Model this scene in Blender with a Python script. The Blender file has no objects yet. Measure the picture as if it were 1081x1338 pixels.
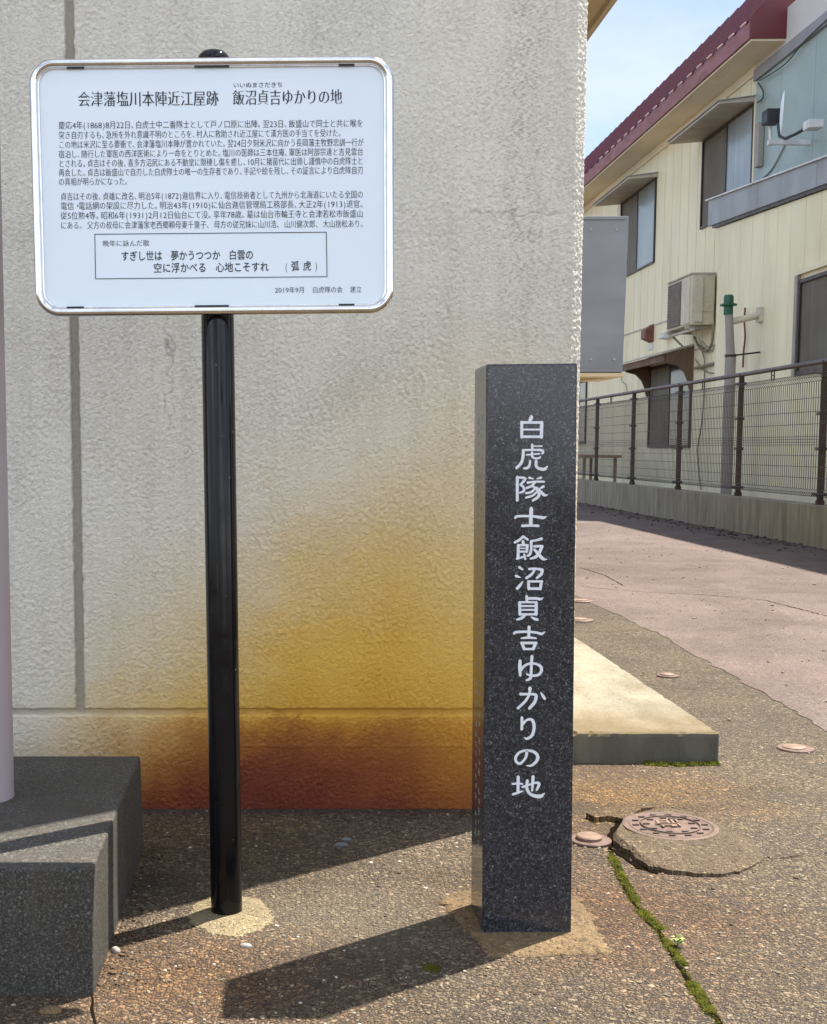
import bpy, bmesh, math, random
import numpy as np
from mathutils import Vector, Matrix, Euler

S = bpy.context.scene
COL = S.collection
R = math.radians

# ------------------------------------------------------------------ camera
CAM_H, FPX, PPX, PPY = 0.87, 1680.0, 380.0, 750.0       # photo pixels (1081 x 1338), a cropped photo
TILT = math.atan(165.0 / FPX)
cam_d = bpy.data.cameras.new('camera')
cam = bpy.data.objects.new('camera', cam_d)
COL.objects.link(cam)
cam.location = (0, 0, CAM_H)
cam.rotation_euler = (math.pi / 2 - TILT, 0, 0)
cam_d.sensor_fit = 'HORIZONTAL'
cam_d.sensor_width = 36.0
cam_d.lens = 36.0 * FPX / 1081.0
cam_d.shift_x = (540.5 - PPX) / 1081.0
cam_d.shift_y = (PPY - 669.0) / 1081.0
cam_d.clip_start = 0.05
cam_d.clip_end = 2000
S.camera = cam

# ------------------------------------------------------------------ sun, sky, exposure
SUN_EL, SUN_AZ = R(61), R(37.5)                             # azimuth from +X towards +Y
sdir = Vector((math.cos(SUN_EL) * math.cos(SUN_AZ), math.cos(SUN_EL) * math.sin(SUN_AZ), math.sin(SUN_EL)))
sl = bpy.data.lights.new('sun', 'SUN')
sl.energy = 5.0
sl.angle = R(0.5)
sl.color = (1.0, 0.93, 0.82)
so = bpy.data.objects.new('sun', sl)
COL.objects.link(so)
so.rotation_euler = sdir.to_track_quat('Z', 'Y').to_euler()
so.location = sdir * 30

W = bpy.data.worlds.new('World')
S.world = W
W.use_nodes = True
nt = W.node_tree
nt.nodes.clear()
w_out = nt.nodes.new('ShaderNodeOutputWorld')
w_bg = nt.nodes.new('ShaderNodeBackground')
sky = nt.nodes.new('ShaderNodeTexSky')
sky.sky_type = 'NISHITA'
sky.sun_disc = False
sky.sun_elevation = SUN_EL
sky.sun_rotation = math.pi / 2 - SUN_AZ
sky.air_density = 1.0
sky.dust_density = 0.6
sky.ozone_density = 1.0
w_tc = nt.nodes.new('ShaderNodeTexCoord')
w_map = nt.nodes.new('ShaderNodeMapping')
w_map.inputs['Scale'].default_value = (1.0, 1.0, 2.6)
w_n = nt.nodes.new('ShaderNodeTexNoise')
w_n.inputs['Scale'].default_value = 2.6
w_n.inputs['Detail'].default_value = 7
w_n.inputs['Roughness'].default_value = 0.55
w_r = nt.nodes.new('ShaderNodeValToRGB')
w_r.color_ramp.elements[0].position = 0.42
w_r.color_ramp.elements[1].position = 0.66
w_m = nt.nodes.new('ShaderNodeMixRGB')
# thin white cloud towards the sun, unseen street-side cloud brightened to fill the wall
w_s = nt.nodes.new('ShaderNodeSeparateXYZ')
nt.links.new(w_tc.outputs['Generated'], w_s.inputs[0])
w_b = nt.nodes.new('ShaderNodeMapRange')
w_b.inputs['From Min'].default_value = 0.3
w_b.inputs['From Max'].default_value = -0.3
nt.links.new(w_s.outputs['Y'], w_b.inputs['Value'])
w_c = nt.nodes.new('ShaderNodeMixRGB')
w_c.inputs['Color1'].default_value = (3.75, 4.05, 4.4, 1)
w_c.inputs['Color2'].default_value = (11.0, 11.8, 13.0, 1)
nt.links.new(w_b.outputs['Result'], w_c.inputs['Fac'])
nt.links.new(w_c.outputs['Color'], w_m.inputs['Color2'])
w_bg.inputs['Strength'].default_value = 0.10
nt.links.new(w_tc.outputs['Generated'], w_map.inputs['Vector'])
nt.links.new(w_map.outputs['Vector'], w_n.inputs['Vector'])
nt.links.new(w_n.outputs['Fac'], w_r.inputs['Fac'])
nt.links.new(w_r.outputs['Color'], w_m.inputs['Fac'])
w_t = nt.nodes.new('ShaderNodeMixRGB')                    # slightly hazy, less cyan sky
w_t.blend_type = 'MULTIPLY'
w_t.inputs['Fac'].default_value = 1.0
w_t.inputs['Color2'].default_value = (0.77, 0.745, 0.79, 1)
nt.links.new(sky.outputs['Color'], w_t.inputs['Color1'])
nt.links.new(w_t.outputs['Color'], w_m.inputs['Color1'])
nt.links.new(w_m.outputs['Color'], w_bg.inputs['Color'])
nt.links.new(w_bg.outputs['Background'], w_out.inputs['Surface'])

S.view_settings.view_transform = 'Standard'
S.view_settings.look = 'None'
S.view_settings.exposure = 1.29
S.view_settings.gamma = 1.0
S.cycles.max_bounces = 8

# ------------------------------------------------------------------ pixel -> place helpers
def ray(u, v):
    a = (u - PPX) / FPX
    b = -(v - PPY) / FPX
    return Vector((a, math.cos(TILT) + b * math.sin(TILT), -math.sin(TILT) + b * math.cos(TILT)))
def at_z(u, v, z=0.0):
    d = ray(u, v); t = (z - CAM_H) / d.z
    return Vector((d.x * t, d.y * t, z))
def at_y(u, v, y):
    d = ray(u, v); t = y / d.y
    return Vector((d.x * t, y, CAM_H + d.z * t))
def at_x(u, v, x):
    d = ray(u, v); t = x / d.x
    return Vector((x, d.y * t, CAM_H + d.z * t))

# ------------------------------------------------------------------ materials
MATS = {}
def ramp(nt, fac, stops):
    r = nt.nodes.new('ShaderNodeValToRGB')
    e = r.color_ramp.elements
    e[0].position, e[0].color = stops[0][0], (*stops[0][1], 1)
    e[1].position, e[1].color = stops[-1][0], (*stops[-1][1], 1)
    for p, c in stops[1:-1]:
        n = e.new(p); n.color = (*c, 1)
    nt.links.new(fac, r.inputs['Fac'])
    return r.outputs['Color']
def noise(nt, vec, scale, detail=4, rough=0.55, dist=0.0):
    n = nt.nodes.new('ShaderNodeTexNoise')
    n.inputs['Scale'].default_value = scale
    n.inputs['Detail'].default_value = detail
    n.inputs['Roughness'].default_value = rough
    n.inputs['Distortion'].default_value = dist
    nt.links.new(vec, n.inputs['Vector'])
    return n.outputs['Fac']
def voro(nt, vec, scale, feature='F1', out='Distance', rnd=1.0):
    n = nt.nodes.new('ShaderNodeTexVoronoi')
    n.feature = feature
    n.inputs['Scale'].default_value = scale
    n.inputs['Randomness'].default_value = rnd
    nt.links.new(vec, n.inputs['Vector'])
    return n.outputs[out]
def mapping(nt, vec, scale=(1, 1, 1), loc=(0, 0, 0)):
    m = nt.nodes.new('ShaderNodeMapping')
    m.inputs['Scale'].default_value = scale
    m.inputs['Location'].default_value = loc
    nt.links.new(vec, m.inputs['Vector'])
    return m.outputs['Vector']
def mix(nt, fac, a, b, mode='MIX'):
    m = nt.nodes.new('ShaderNodeMixRGB')
    m.blend_type = mode
    for sock, v in (('Fac', fac), ('Color1', a), ('Color2', b)):
        if isinstance(v, (int, float)):
            m.inputs[sock].default_value = v
        elif isinstance(v, tuple):
            m.inputs[sock].default_value = (*v, 1)
        else:
            nt.links.new(v, m.inputs[sock])
    return m.outputs['Color']
def mth(nt, op, a, b=0.0, c=None, clamp=False):
    m = nt.nodes.new('ShaderNodeMath')
    m.operation = op
    m.use_clamp = clamp
    for i, v in enumerate((a, b, c)):
        if v is None: continue
        if isinstance(v, (int, float)): m.inputs[i].default_value = v
        else: nt.links.new(v, m.inputs[i])
    return m.outputs[0]
def bump(nt, h, strength=0.3, dist=0.01, prev=None):
    b = nt.nodes.new('ShaderNodeBump')
    b.inputs['Strength'].default_value = strength
    b.inputs['Distance'].default_value = dist
    nt.links.new(h, b.inputs['Height'])
    if prev is not None: nt.links.new(prev, b.inputs['Normal'])
    return b.outputs['Normal']
def new_mat(name, color=(0.5, 0.5, 0.5), rough=0.6, metal=0.0, spec=0.5):
    m = bpy.data.materials.new(name)
    m.use_nodes = True
    nt = m.node_tree
    b = nt.nodes['Principled BSDF']
    b.inputs['Base Color'].default_value = (*color, 1)
    b.inputs['Roughness'].default_value = rough
    b.inputs['Metallic'].default_value = metal
    b.inputs['Specular IOR Level'].default_value = spec
    tc = nt.nodes.new('ShaderNodeTexCoord')
    MATS[name] = m
    return m, nt, b, tc.outputs['Object']
def simple(name, color, rough=0.6, metal=0.0, spec=0.5, var=0.25, vscale=8.0, bstr=0.0, bscale=60.0, stretch=(1, 1, 1), dirt=None, bdist=0.004):
    """paint / metal / concrete with blotchy wear, optional dirt colour and bump"""
    m, nt, b, v = new_mat(name, color, rough, metal, spec)
    vv = mapping(nt, v, stretch)
    f = noise(nt, vv, vscale, 6, 0.6)
    lo = tuple(c * (1 - var) for c in color); hi = tuple(min(1, c * (1 + var)) for c in color)
    c = ramp(nt, f, [(0.3, lo), (0.7, hi)])
    if dirt:
        d = noise(nt, mapping(nt, v, tuple(s * 0.7 for s in stretch), (3.1, 1.7, 9.2)), vscale * 1.7, 8, 0.7)
        fac = ramp(nt, d, [(0.5, (0, 0, 0)), (0.75, (0.8, 0.8, 0.8))])
        c = mix(nt, fac, c, dirt)
    nt.links.new(c, b.inputs['Base Color'])
    rr = ramp(nt, noise(nt, vv, vscale * 2.3, 5), [(0.3, (max(rough - 0.12, 0.02),) * 3), (0.7, (min(rough + 0.12, 1),) * 3)])
    nt.links.new(rr, b.inputs['Roughness'])
    if bstr:
        nt.links.new(bump(nt, noise(nt, v, bscale, 6, 0.65), bstr, bdist), b.inputs['Normal'])
    return m

# ------------------------------------------------------------------ mesh builder
class MB:
    def __init__(s):
        s.v = []; s.f = []
    def add(s, vs, fs):
        o = len(s.v)
        s.v += [Vector(p) for p in vs]
        s.f += [tuple(i + o for i in f) for f in fs]
        return s
    def box(s, x0, x1, y0, y1, z0, z1):
        return s.add([(x0, y0, z0), (x1, y0, z0), (x1, y1, z0), (x0, y1, z0), (x0, y0, z1), (x1, y0, z1), (x1, y1, z1), (x0, y1, z1)],
                     [(0, 3, 2, 1), (4, 5, 6, 7), (0, 1, 5, 4), (1, 2, 6, 5), (2, 3, 7, 6), (3, 0, 4, 7)])
    def hexa(s, p):
        """8 corners: bottom ring 0-3 counter-clockwise, top ring 4-7"""
        return s.add(p, [(0, 3, 2, 1), (4, 5, 6, 7), (0, 1, 5, 4), (1, 2, 6, 5), (2, 3, 7, 6), (3, 0, 4, 7)])
    def tube(s, pts, r, n=10, caps=True, closed=False, flat=None):
        pts = [Vector(p) for p in pts]
        rs = r if isinstance(r, (list, tuple)) else [r] * len(pts)
        rings = []
        prev_u = None
        N = len(pts)
        for i, p in enumerate(pts):
            a = pts[(i - 1) % N] if (closed or i > 0) else p
            b = pts[(i + 1) % N] if (closed or i < N - 1) else p
            t = (b - a).normalized()
            if prev_u is None:
                u = t.cross(Vector((0, 1, 0)))
                if u.length < 1e-3: u = t.cross(Vector((1, 0, 0)))
            else:
                u = prev_u - t * prev_u.dot(t)
            u.normalize(); prev_u = u
            w = t.cross(u)
            fl = flat or (1, 1)
            rings.append([p + (u * math.cos(2 * math.pi * k / n) * fl[0] + w * math.sin(2 * math.pi * k / n) * fl[1]) * rs[i] for k in range(n)])
        vs = [q for ring in rings for q in ring]
        fs = []
        for i in range(N if closed else N - 1):
            j = (i + 1) % N
            for k in range(n):
                l = (k + 1) % n
                fs.append((i * n + k, i * n + l, j * n + l, j * n + k))
        if caps and not closed:
            fs.append(tuple(range(n - 1, -1, -1)))
            fs.append(tuple((N - 1) * n + k for k in range(n)))
        return s.add(vs, fs)
    def lathe(s, prof, c=(0, 0, 0), n=32, tilt=None):
        c = Vector(c)
        vs = []; fs = []
        M = tilt or Matrix.Identity(3)
        for r, z in prof:
            for k in range(n):
                a = 2 * math.pi * k / n
                vs.append(c + M @ Vector((r * math.cos(a), r * math.sin(a), z)))
        for i in range(len(prof) - 1):
            for k in range(n):
                l = (k + 1) % n
                fs.append((i * n + k, i * n + l, (i + 1) * n + l, (i + 1) * n + k))
        fs.append(tuple(range(n - 1, -1, -1)))
        fs.append(tuple((len(prof) - 1) * n + k for k in range(n)))
        return s.add(vs, fs)
    def prism(s, poly, z0, z1):
        """poly in xy (counter-clockwise)"""
        n = len(poly)
        vs = [(x, y, z0) for x, y in poly] + [(x, y, z1) for x, y in poly]
        fs = [tuple(range(n - 1, -1, -1)), tuple(range(n, 2 * n))]
        fs += [(i, (i + 1) % n, (i + 1) % n + n, i + n) for i in range(n)]
        return s.add(vs, fs)

def mat4(loc, rot=(0, 0, 0)):
    return Matrix.Translation(loc) @ Euler(rot).to_matrix().to_4x4()
def thing(name, label, cat, loc=(0, 0, 0), rot=(0, 0, 0), group=None):
    o = bpy.data.objects.new(name, None)
    COL.objects.link(o)
    o.empty_display_size = 0.1
    o.location = loc; o.rotation_euler = rot
    o['label'] = label; o['category'] = cat
    if group: o['group'] = group
    ROOTM[o] = mat4(loc, rot)
    return o
ROOTM = {}
def obj(name, mb, m, parent=None, smooth=None, bevel=0.0, segs=2, local=False, label=None):
    """link one mesh; its corners are world coordinates unless local"""
    me = bpy.data.meshes.new(name)
    vs = mb.v
    if parent is not None and not local:
        inv = ROOTM[parent].inverted()
        vs = [inv @ p for p in vs]
    me.from_pydata([tuple(p) for p in vs], [], mb.f)
    me.validate()
    bm = bmesh.new(); bm.from_mesh(me)
    bmesh.ops.recalc_face_normals(bm, faces=bm.faces)
    if bevel:
        es = [e for e in bm.edges if len(e.link_faces) == 2 and e.calc_face_angle(0) > 0.5]
        bmesh.ops.bevel(bm, geom=es, offset=bevel, segments=segs, profile=0.6, affect='EDGES', clamp_overlap=True)
    bm.to_mesh(me); bm.free()
    if smooth is not None:
        me.polygons.foreach_set('use_smooth', [True] * len(me.polygons))
        try: me.set_sharp_from_angle(angle=R(smooth))
        except Exception: pass
    if m: me.materials.append(MATS[m] if isinstance(m, str) else m)
    o = bpy.data.objects.new(name, me)
    COL.objects.link(o)
    if parent is not None:
        o.parent = parent
        ROOTM[o] = ROOTM[parent]
    if label: o['label'] = label
    return o
def tag(o, label, cat, group=None):
    o['label'] = label; o['category'] = cat
    if group: o['group'] = group
    return o
def struct(o, kind='structure'):
    o['kind'] = kind
    return o
def grid_obj(name, P, m, parent=None, smooth=True, attrs=None):
    """P: array (rows, cols, 3) of world points"""
    r, c, _ = P.shape
    idx = np.arange(r * c).reshape(r, c)
    f = np.stack([idx[:-1, :-1], idx[:-1, 1:], idx[1:, 1:], idx[1:, :-1]], -1).reshape(-1, 4)
    V = P.reshape(-1, 3).astype(float)
    if parent is not None:
        inv = np.array(ROOTM[parent].inverted())
        V = V @ inv[:3, :3].T + inv[:3, 3]
    me = bpy.data.meshes.new(name)
    me.vertices.add(len(V)); me.vertices.foreach_set('co', V.ravel())
    me.loops.add(f.size); me.loops.foreach_set('vertex_index', f.ravel())
    me.polygons.add(len(f))
    me.polygons.foreach_set('loop_start', np.arange(0, f.size, 4))
    me.update(calc_edges=True)
    if smooth: me.polygons.foreach_set('use_smooth', [True] * len(me.polygons))
    for k, a in (attrs or {}).items():
        at = me.attributes.new(k, 'FLOAT', 'POINT')
        at.data.foreach_set('value', a.ravel().astype(np.float32))
    me.materials.append(MATS[m])
    o = bpy.data.objects.new(name, me)
    COL.objects.link(o)
    if parent is not None:
        o.parent = parent; ROOTM[o] = ROOTM[parent]
    return o
def band_noise(shape, step, wl, seed, width=0.35, aniso=1.0):
    """band-passed random field, wavelength wl metres on a grid of pitch step, unit deviation"""
    rng = np.random.default_rng(seed)
    n = rng.standard_normal(shape)
    fy = np.fft.fftfreq(shape[0], step)[:, None] * aniso
    fx = np.fft.rfftfreq(shape[1], step)[None, :]
    k = np.sqrt(fx * fx + fy * fy) + 1e-9
    g = np.exp(-0.5 * (np.log(k * wl) / width) ** 2)
    a = np.fft.irfft2(np.fft.rfft2(n) * g, s=shape)
    return a / a.std()
def sstep(a, b, x):
    t = np.clip((x - a) / (b - a), 0, 1)
    return t * t * (3 - 2 * t)

# ------------------------------------------------------------------ materials of the place
def asphalt(name, stones, binder, patch, scale, rust=True, stone_cov=0.5, bstr=1.0):
    m, nt, b, v = new_mat(name, binder, 0.85)
    nz = nt.nodes.new('ShaderNodeTexNoise'); nz.inputs['Scale'].default_value = scale * 1.1; nz.inputs['Detail'].default_value = 2
    nt.links.new(v, nz.inputs['Vector'])
    vw = mix(nt, 0.55 / scale, v, nz.outputs['Color'], 'ADD')
    def cells(sc, off):
        vv = mapping(nt, vw, (1, 1, 1), off)
        out = []
        for feat, o in (('DISTANCE_TO_EDGE', 'Distance'), ('F1', 'Color')):
            n = nt.nodes.new('ShaderNodeTexVoronoi'); n.voronoi_dimensions = '2D'; n.feature = feat
            n.inputs['Scale'].default_value = sc
            nt.links.new(vv, n.inputs['Vector']); out.append(n.outputs[o])
        sp = nt.nodes.new('ShaderNodeSeparateColor'); nt.links.new(out[1], sp.inputs[0])
        return out[0], sp
    e1, s1 = cells(scale, (0, 0, 0))
    e2, s2 = cells(scale * 2.1, (5.3, 2.2, 0))
    k = tuple
    def tones(f, a, c_):
        return ramp(nt, f, [(0.0, k(c * a for c in stones)), (0.35, k(c * 0.62 for c in stones)), (0.75, stones), (0.93, k(min(.8, c * c_) for c in (stones[0], stones[1] * 1.04, stones[2] * 1.12))), (1.0, k(min(.85, c * c_ * 1.25) for c in (stones[0], stones[1] * 1.06, stones[2] * 1.2)))])
    big = mth(nt, 'MULTIPLY', ramp(nt, e1, [(0.07, (0, 0, 0)), (0.17, (1, 1, 1))]), ramp(nt, s1.outputs[2], [(1 - stone_cov - 0.02, (0, 0, 0)), (1 - stone_cov + 0.02, (1, 1, 1))]))
    small = mth(nt, 'MULTIPLY', ramp(nt, e2, [(0.06, (0, 0, 0)), (0.18, (1, 1, 1))]), ramp(nt, s2.outputs[0], [(0.30, (0, 0, 0)), (0.36, (1, 1, 1))]))
    bl = ramp(nt, noise(nt, v, 1.3, 6, 0.6), [(0.3, binder), (0.7, patch)])
    bl = mix(nt, 0.6, bl, ramp(nt, noise(nt, v, scale * 2.5, 4, 0.7), [(0.3, k(c * 0.35 for c in binder)), (0.7, k(c * 1.7 for c in binder))]))
    c = mix(nt, small, bl, tones(s2.outputs[1], 0.40, 1.25))
    c = mix(nt, big, c, tones(s1.outputs[0], 0.45, 1.45))
    tone = ramp(nt, noise(nt, v, 2.1, 8, 0.7), [(0.25, (0.55, 0.53, 0.50)), (0.5, (0.98, 0.97, 0.95)), (0.75, (1.30, 1.27, 1.22))])
    c = mix(nt, 1.0, c, tone, 'MULTIPLY')
    # worn patches where the binder still covers the stones
    c = mix(nt, ramp(nt, noise(nt, mapping(nt, v, (1, 1, 1), (4, 8, 2)), 3.3, 8, 0.68), [(0.52, (0, 0, 0)), (0.68, (0.55, 0.55, 0.55))]), c, patch)
    if rust:
        # rust water washed down from the stained wall corner, and along the wall foot
        sx = nt.nodes.new('ShaderNodeSeparateXYZ'); nt.links.new(v, sx.inputs[0])
        def blob(cx, cy, rx, ry, soft):
            dx = mth(nt, 'DIVIDE', mth(nt, 'SUBTRACT', sx.outputs[0], cx), rx)
            dy = mth(nt, 'DIVIDE', mth(nt, 'SUBTRACT', sx.outputs[1], cy), ry)
            d = mth(nt, 'SQRT', mth(nt, 'ADD', mth(nt, 'MULTIPLY', dx, dx), mth(nt, 'MULTIPLY', dy, dy)))
            d = mth(nt, 'ADD', d, mth(nt, 'MULTIPLY', mth(nt, 'SUBTRACT', noise(nt, v, 5.0, 6, 0.65), 0.5), 1.3))
            return mth(nt, 'MULTIPLY', ramp(nt, d, [(0.15, (1, 1, 1)), (1.0, (0, 0, 0))]), soft)
        def stain(c, f, col):
            return mix(nt, f, c, mix(nt, 1.0, c, col, 'MULTIPLY'))
        c = stain(c, blob(0.80, 3.15, 0.50, 0.42, 0.95), (1.35, 0.98, 0.42))
        c = stain(c, blob(-0.20, 2.02, 0.5, 0.32, 0.9), (1.22, 0.86, 0.55))
        c = stain(c, blob(0.60, 2.35, 0.40, 0.50, 0.85), (1.15, 0.78, 0.50))
        c = stain(c, blob(-0.2, 2.85, 0.45, 0.45, 0.8), (0.95, 0.72, 0.42))
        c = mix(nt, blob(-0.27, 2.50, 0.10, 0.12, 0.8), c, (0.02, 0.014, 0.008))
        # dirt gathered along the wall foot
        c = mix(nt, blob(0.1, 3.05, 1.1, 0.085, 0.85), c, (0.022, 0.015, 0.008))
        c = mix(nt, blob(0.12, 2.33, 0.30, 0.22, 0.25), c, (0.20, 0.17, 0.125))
    if not rust:
        c = mix(nt, 1.0, c, ramp(nt, noise(nt, mapping(nt, v, (.9, .35, 1)), 1.1, 8, .66, .6), [(.3, (.66, .62, .56)), (.55, (1, 1, 1)), (.75, (1.22, 1.2, 1.18))]), 'MULTIPLY')
    nt.links.new(c, b.inputs['Base Color'])
    h = mth(nt, 'ADD', mth(nt, 'MULTIPLY', mth(nt, 'MULTIPLY', big, mth(nt, 'MINIMUM', e1, 0.4)), 2.6), mth(nt, 'ADD', mth(nt, 'MULTIPLY', small, 0.35), mth(nt, 'MULTIPLY', noise(nt, v, scale * 0.9, 5, 0.7), 0.7)))
    nt.links.new(bump(nt, h, bstr, 0.0048), b.inputs['Normal'])
    return m
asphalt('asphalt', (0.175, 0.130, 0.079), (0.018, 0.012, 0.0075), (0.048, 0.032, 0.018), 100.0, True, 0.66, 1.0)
asphalt('alley_asphalt', (0.175, 0.127, 0.110), (0.105, 0.074, 0.064), (0.14, 0.098, 0.086), 110.0, False, 0.35, 0.7)
asphalt('mound_concrete', (0.19, 0.137, 0.077), (0.075, 0.050, 0.026), (0.105, 0.070, 0.036), 105.0, False, 0.38, 1.0)
asphalt('mortar', (0.30, 0.25, 0.15), (0.21, 0.162, 0.085), (0.26, 0.21, 0.12), 120.0, False, 0.35, 0.8)
asphalt('mortar_rust', (0.21, 0.145, 0.07), (0.15, 0.096, 0.042), (0.18, 0.118, 0.055), 110.0, False, 0.35, 0.8)

# painted stucco with rust run-off; the two masks are stains with a shape of their own
m, nt, b, v = new_mat('stucco', (0.6, 0.58, 0.5), 0.75)
def attr(nt, n):
    a = nt.nodes.new('ShaderNodeAttribute'); a.attribute_name = n
    return a.outputs['Fac']
base = ramp(nt, noise(nt, v, 3.0, 6, 0.6), [(0.3, (0.67, 0.625, 0.525)), (0.7, (0.74, 0.695, 0.595))])
base = mix(nt, ramp(nt, noise(nt, mapping(nt, v, (14, 14, 0.9)), 1.6, 6, 0.65), [(0.5, (0, 0, 0)), (0.8, (0.4, 0.4, 0.4))]), base, (0.44, 0.41, 0.34))
yel = attr(nt, 'yellow')
c = mix(nt, yel, base, ramp(nt, noise(nt, v, 7, 6, 0.6), [(0.3, (0.68, 0.40, 0.036)), (0.7, (0.76, 0.485, 0.066))]))
c = mix(nt, attr(nt, 'orange'), c, ramp(nt, noise(nt, v, 9, 6, 0.65), [(0.3, (0.46, 0.150, 0.004)), (0.7, (0.54, 0.205, 0.010))]))
c = mix(nt, attr(nt, 'red'), c, ramp(nt, noise(nt, v, 9, 6, 0.65), [(0.3, (0.115, 0.012, 0.003)), (0.7, (0.19, 0.030, 0.004))]))
c = mix(nt, attr(nt, 'joint'), c, (0.33, 0.30, 0.235))
c = mix(nt, attr(nt, 'grime'), c, (0.24, 0.225, 0.19))
nt.links.new(c, b.inputs['Base Color'])
vd = mapping(nt, v, (1, 1, 1.25))
h = noise(nt, vd, 150, 5, 0.65, 1.4)
rg_ = mth(nt, 'ABSOLUTE', mth(nt, 'SUBTRACT', noise(nt, vd, 62, 2, 0.5, 1.0), 0.5))
rg_ = ramp(nt, rg_, [(0.0, (0, 0, 0)), (0.055, (1, 1, 1))])
nt.links.new(bump(nt, mth(nt, 'ADD', rg_, mth(nt, 'MULTIPLY', h, 1.2)), 0.55, 0.0028), b.inputs['Normal'])

# polished dark granite
m, nt, b, v = new_mat('granite', (0.03, 0.032, 0.036), 0.13, 0.0, 0.5)
f1 = noise(nt, v, 190, 3, 0.72, 1.6)
f2 = noise(nt, v, 420, 2, 0.6, 0.6)
big = noise(nt, v, 9, 5, 0.6)
c = ramp(nt, f1, [(0.37, (0.007, 0.0078, 0.010)), (0.52, (0.022, 0.0235, 0.029)), (0.61, (0.068, 0.071, 0.079)), (0.71, (0.27, 0.275, 0.285))])
c = mix(nt, ramp(nt, f2, [(0.62, (0, 0, 0)), (0.72, (0.6, 0.6, 0.6))]), c, (0.13, 0.13, 0.14))
c = mix(nt, ramp(nt, big, [(0.5, (0, 0, 0)), (0.8, (0.4, 0.4, 0.4))]), c, (0.050, 0.050, 0.051))
nt.links.new(c, b.inputs['Base Color'])
nt.links.new(ramp(nt, noise(nt, v, 14, 6, 0.65), [(0.3, (0.05,) * 3), (0.75, (0.20,) * 3)]), b.inputs['Roughness'])
# weathered granite step
m, nt, b, v = new_mat('step_granite', (0.12, 0.115, 0.105), 0.8)
f1 = noise(nt, v, 230, 4, 0.75, 0.8)
c = ramp(nt, f1, [(0.38, (0.013, 0.012, 0.010)), (0.53, (0.046, 0.041, 0.034)), (0.68, (0.27, 0.25, 0.215))])
c = mix(nt, ramp(nt, noise(nt, v, 5, 8, 0.7), [(0.38, (0, 0, 0)), (0.68, (0.8, 0.8, 0.8))]), c, (0.040, 0.033, 0.023))
c = mix(nt, ramp(nt, noise(nt, mapping(nt, v, (20, 20, 2)), 1.5, 7, 0.7), [(0.48, (0, 0, 0)), (0.75, (0.55, 0.55, 0.55))]), c, (0.080, 0.072, 0.058))
nt.links.new(c, b.inputs['Base Color'])
nt.links.new(bump(nt, noise(nt, v, 150, 6, 0.75), 0.8, 0.004), b.inputs['Normal'])

simple('paint_white', (0.78, 0.855, 0.91), 0.55, 0, 0.3, 0.03, 3)
simple('paint_letter', (0.70, 0.71, 0.73), 0.6, 0, 0.4, 0.08, 60)
simple('worn_letter', (0.30, 0.27, 0.22), 0.6, 0, 0.4, 0.3, 80)
simple('ink', (0.012, 0.014, 0.020), 0.5, 0, 0.3, 0.1, 50)
simple('aluminium', (0.76, 0.74, 0.71), 0.15, 1.0, 0.5, 0.10, 30, 0.02, 60)
simple('black_gloss', (0.004, 0.004, 0.005), 0.15, 0, 0.28, 0.2, 12)
# scuffs on the pole
m = MATS['black_gloss']; nt = m.node_tree; b = nt.nodes['Principled BSDF']
tcv = nt.nodes.new('ShaderNodeTexCoord').outputs['Object']
fl = noise(nt, mapping(nt, tcv, (1, 1, 0.35)), 230, 2, 0.5)
prevc = b.inputs['Base Color'].links[0].from_socket
nt.links.new(mix(nt, ramp(nt, fl, [(0.775, (0, 0, 0)), (0.79, (0.85, 0.85, 0.85))]), prevc, (0.45, 0.44, 0.42)), b.inputs['Base Color'])
simple('black_dull', (0.012, 0.012, 0.013), 0.5)
simple('concrete_slab', (0.215, 0.195, 0.145), 0.85, 0, 0.3, 0.3, 4, 0.7, 170, (1.6, .7, 1), (0.15, 0.10, 0.045))
m = MATS['concrete_slab']; nt = m.node_tree; b = nt.nodes['Principled BSDF']
tcv = nt.nodes.new('ShaderNodeTexCoord').outputs['Object']
prevc = b.inputs['Base Color'].links[0].from_socket
pit = ramp(nt, noise(nt, tcv, 120, 5, 0.75), [(0.34, (0.45, 0.43, 0.40)), (0.46, (1, 1, 1)), (0.70, (1.2, 1.2, 1.2))])
prevc = mix(nt, 1.0, prevc, pit, 'MULTIPLY')
sx = nt.nodes.new('ShaderNodeSeparateXYZ'); nt.links.new(tcv, sx.inputs[0])
ff = mth(nt, 'ADD', mth(nt, 'MULTIPLY', mth(nt, 'SUBTRACT', sx.outputs[1], 3.50), 2.2), mth(nt, 'MULTIPLY', mth(nt, 'SUBTRACT', noise(nt, tcv, 6, 7, 0.7), 0.5), 1.6))
nt.links.new(mix(nt, ramp(nt, ff, [(0.0, (0.85, 0.85, 0.85)), (0.9, (0, 0, 0))]), prevc, (0.125, 0.088, 0.042)), b.inputs['Base Color'])
simple('shaded_concrete', (0.085, 0.08, 0.064), 0.9, 0, 0.3, 0.35, 9, 0.4, 90, (1, 1, 0.5), (0.055, 0.055, 0.035))  # slab sides: weathered concrete, with their shade darkened into the colour
simple('concrete_wall', (0.26, 0.235, 0.175), 0.9, 0, 0.3, 0.35, 2.6, 0.35, 30, (1, 4, 0.55), (0.15, 0.135, 0.095))
simple('mauve_paint', (0.36, 0.30, 0.31), 0.45, 0, 0.4, 0.06, 4, 0.05, 40)
simple('iron', (0.125, 0.080, 0.062), 0.55, 0.25, 0.5, 0.3, 25, 0.25, 150, (1, 1, 1), (0.13, 0.075, 0.055))
simple('iron_dark', (0.062, 0.040, 0.032), 0.7, 0.2)
simple('rust_cap', (0.19, 0.122, 0.085), 0.6, 0.1, 0.5, 0.3, 30, 0.2, 150)
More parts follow.
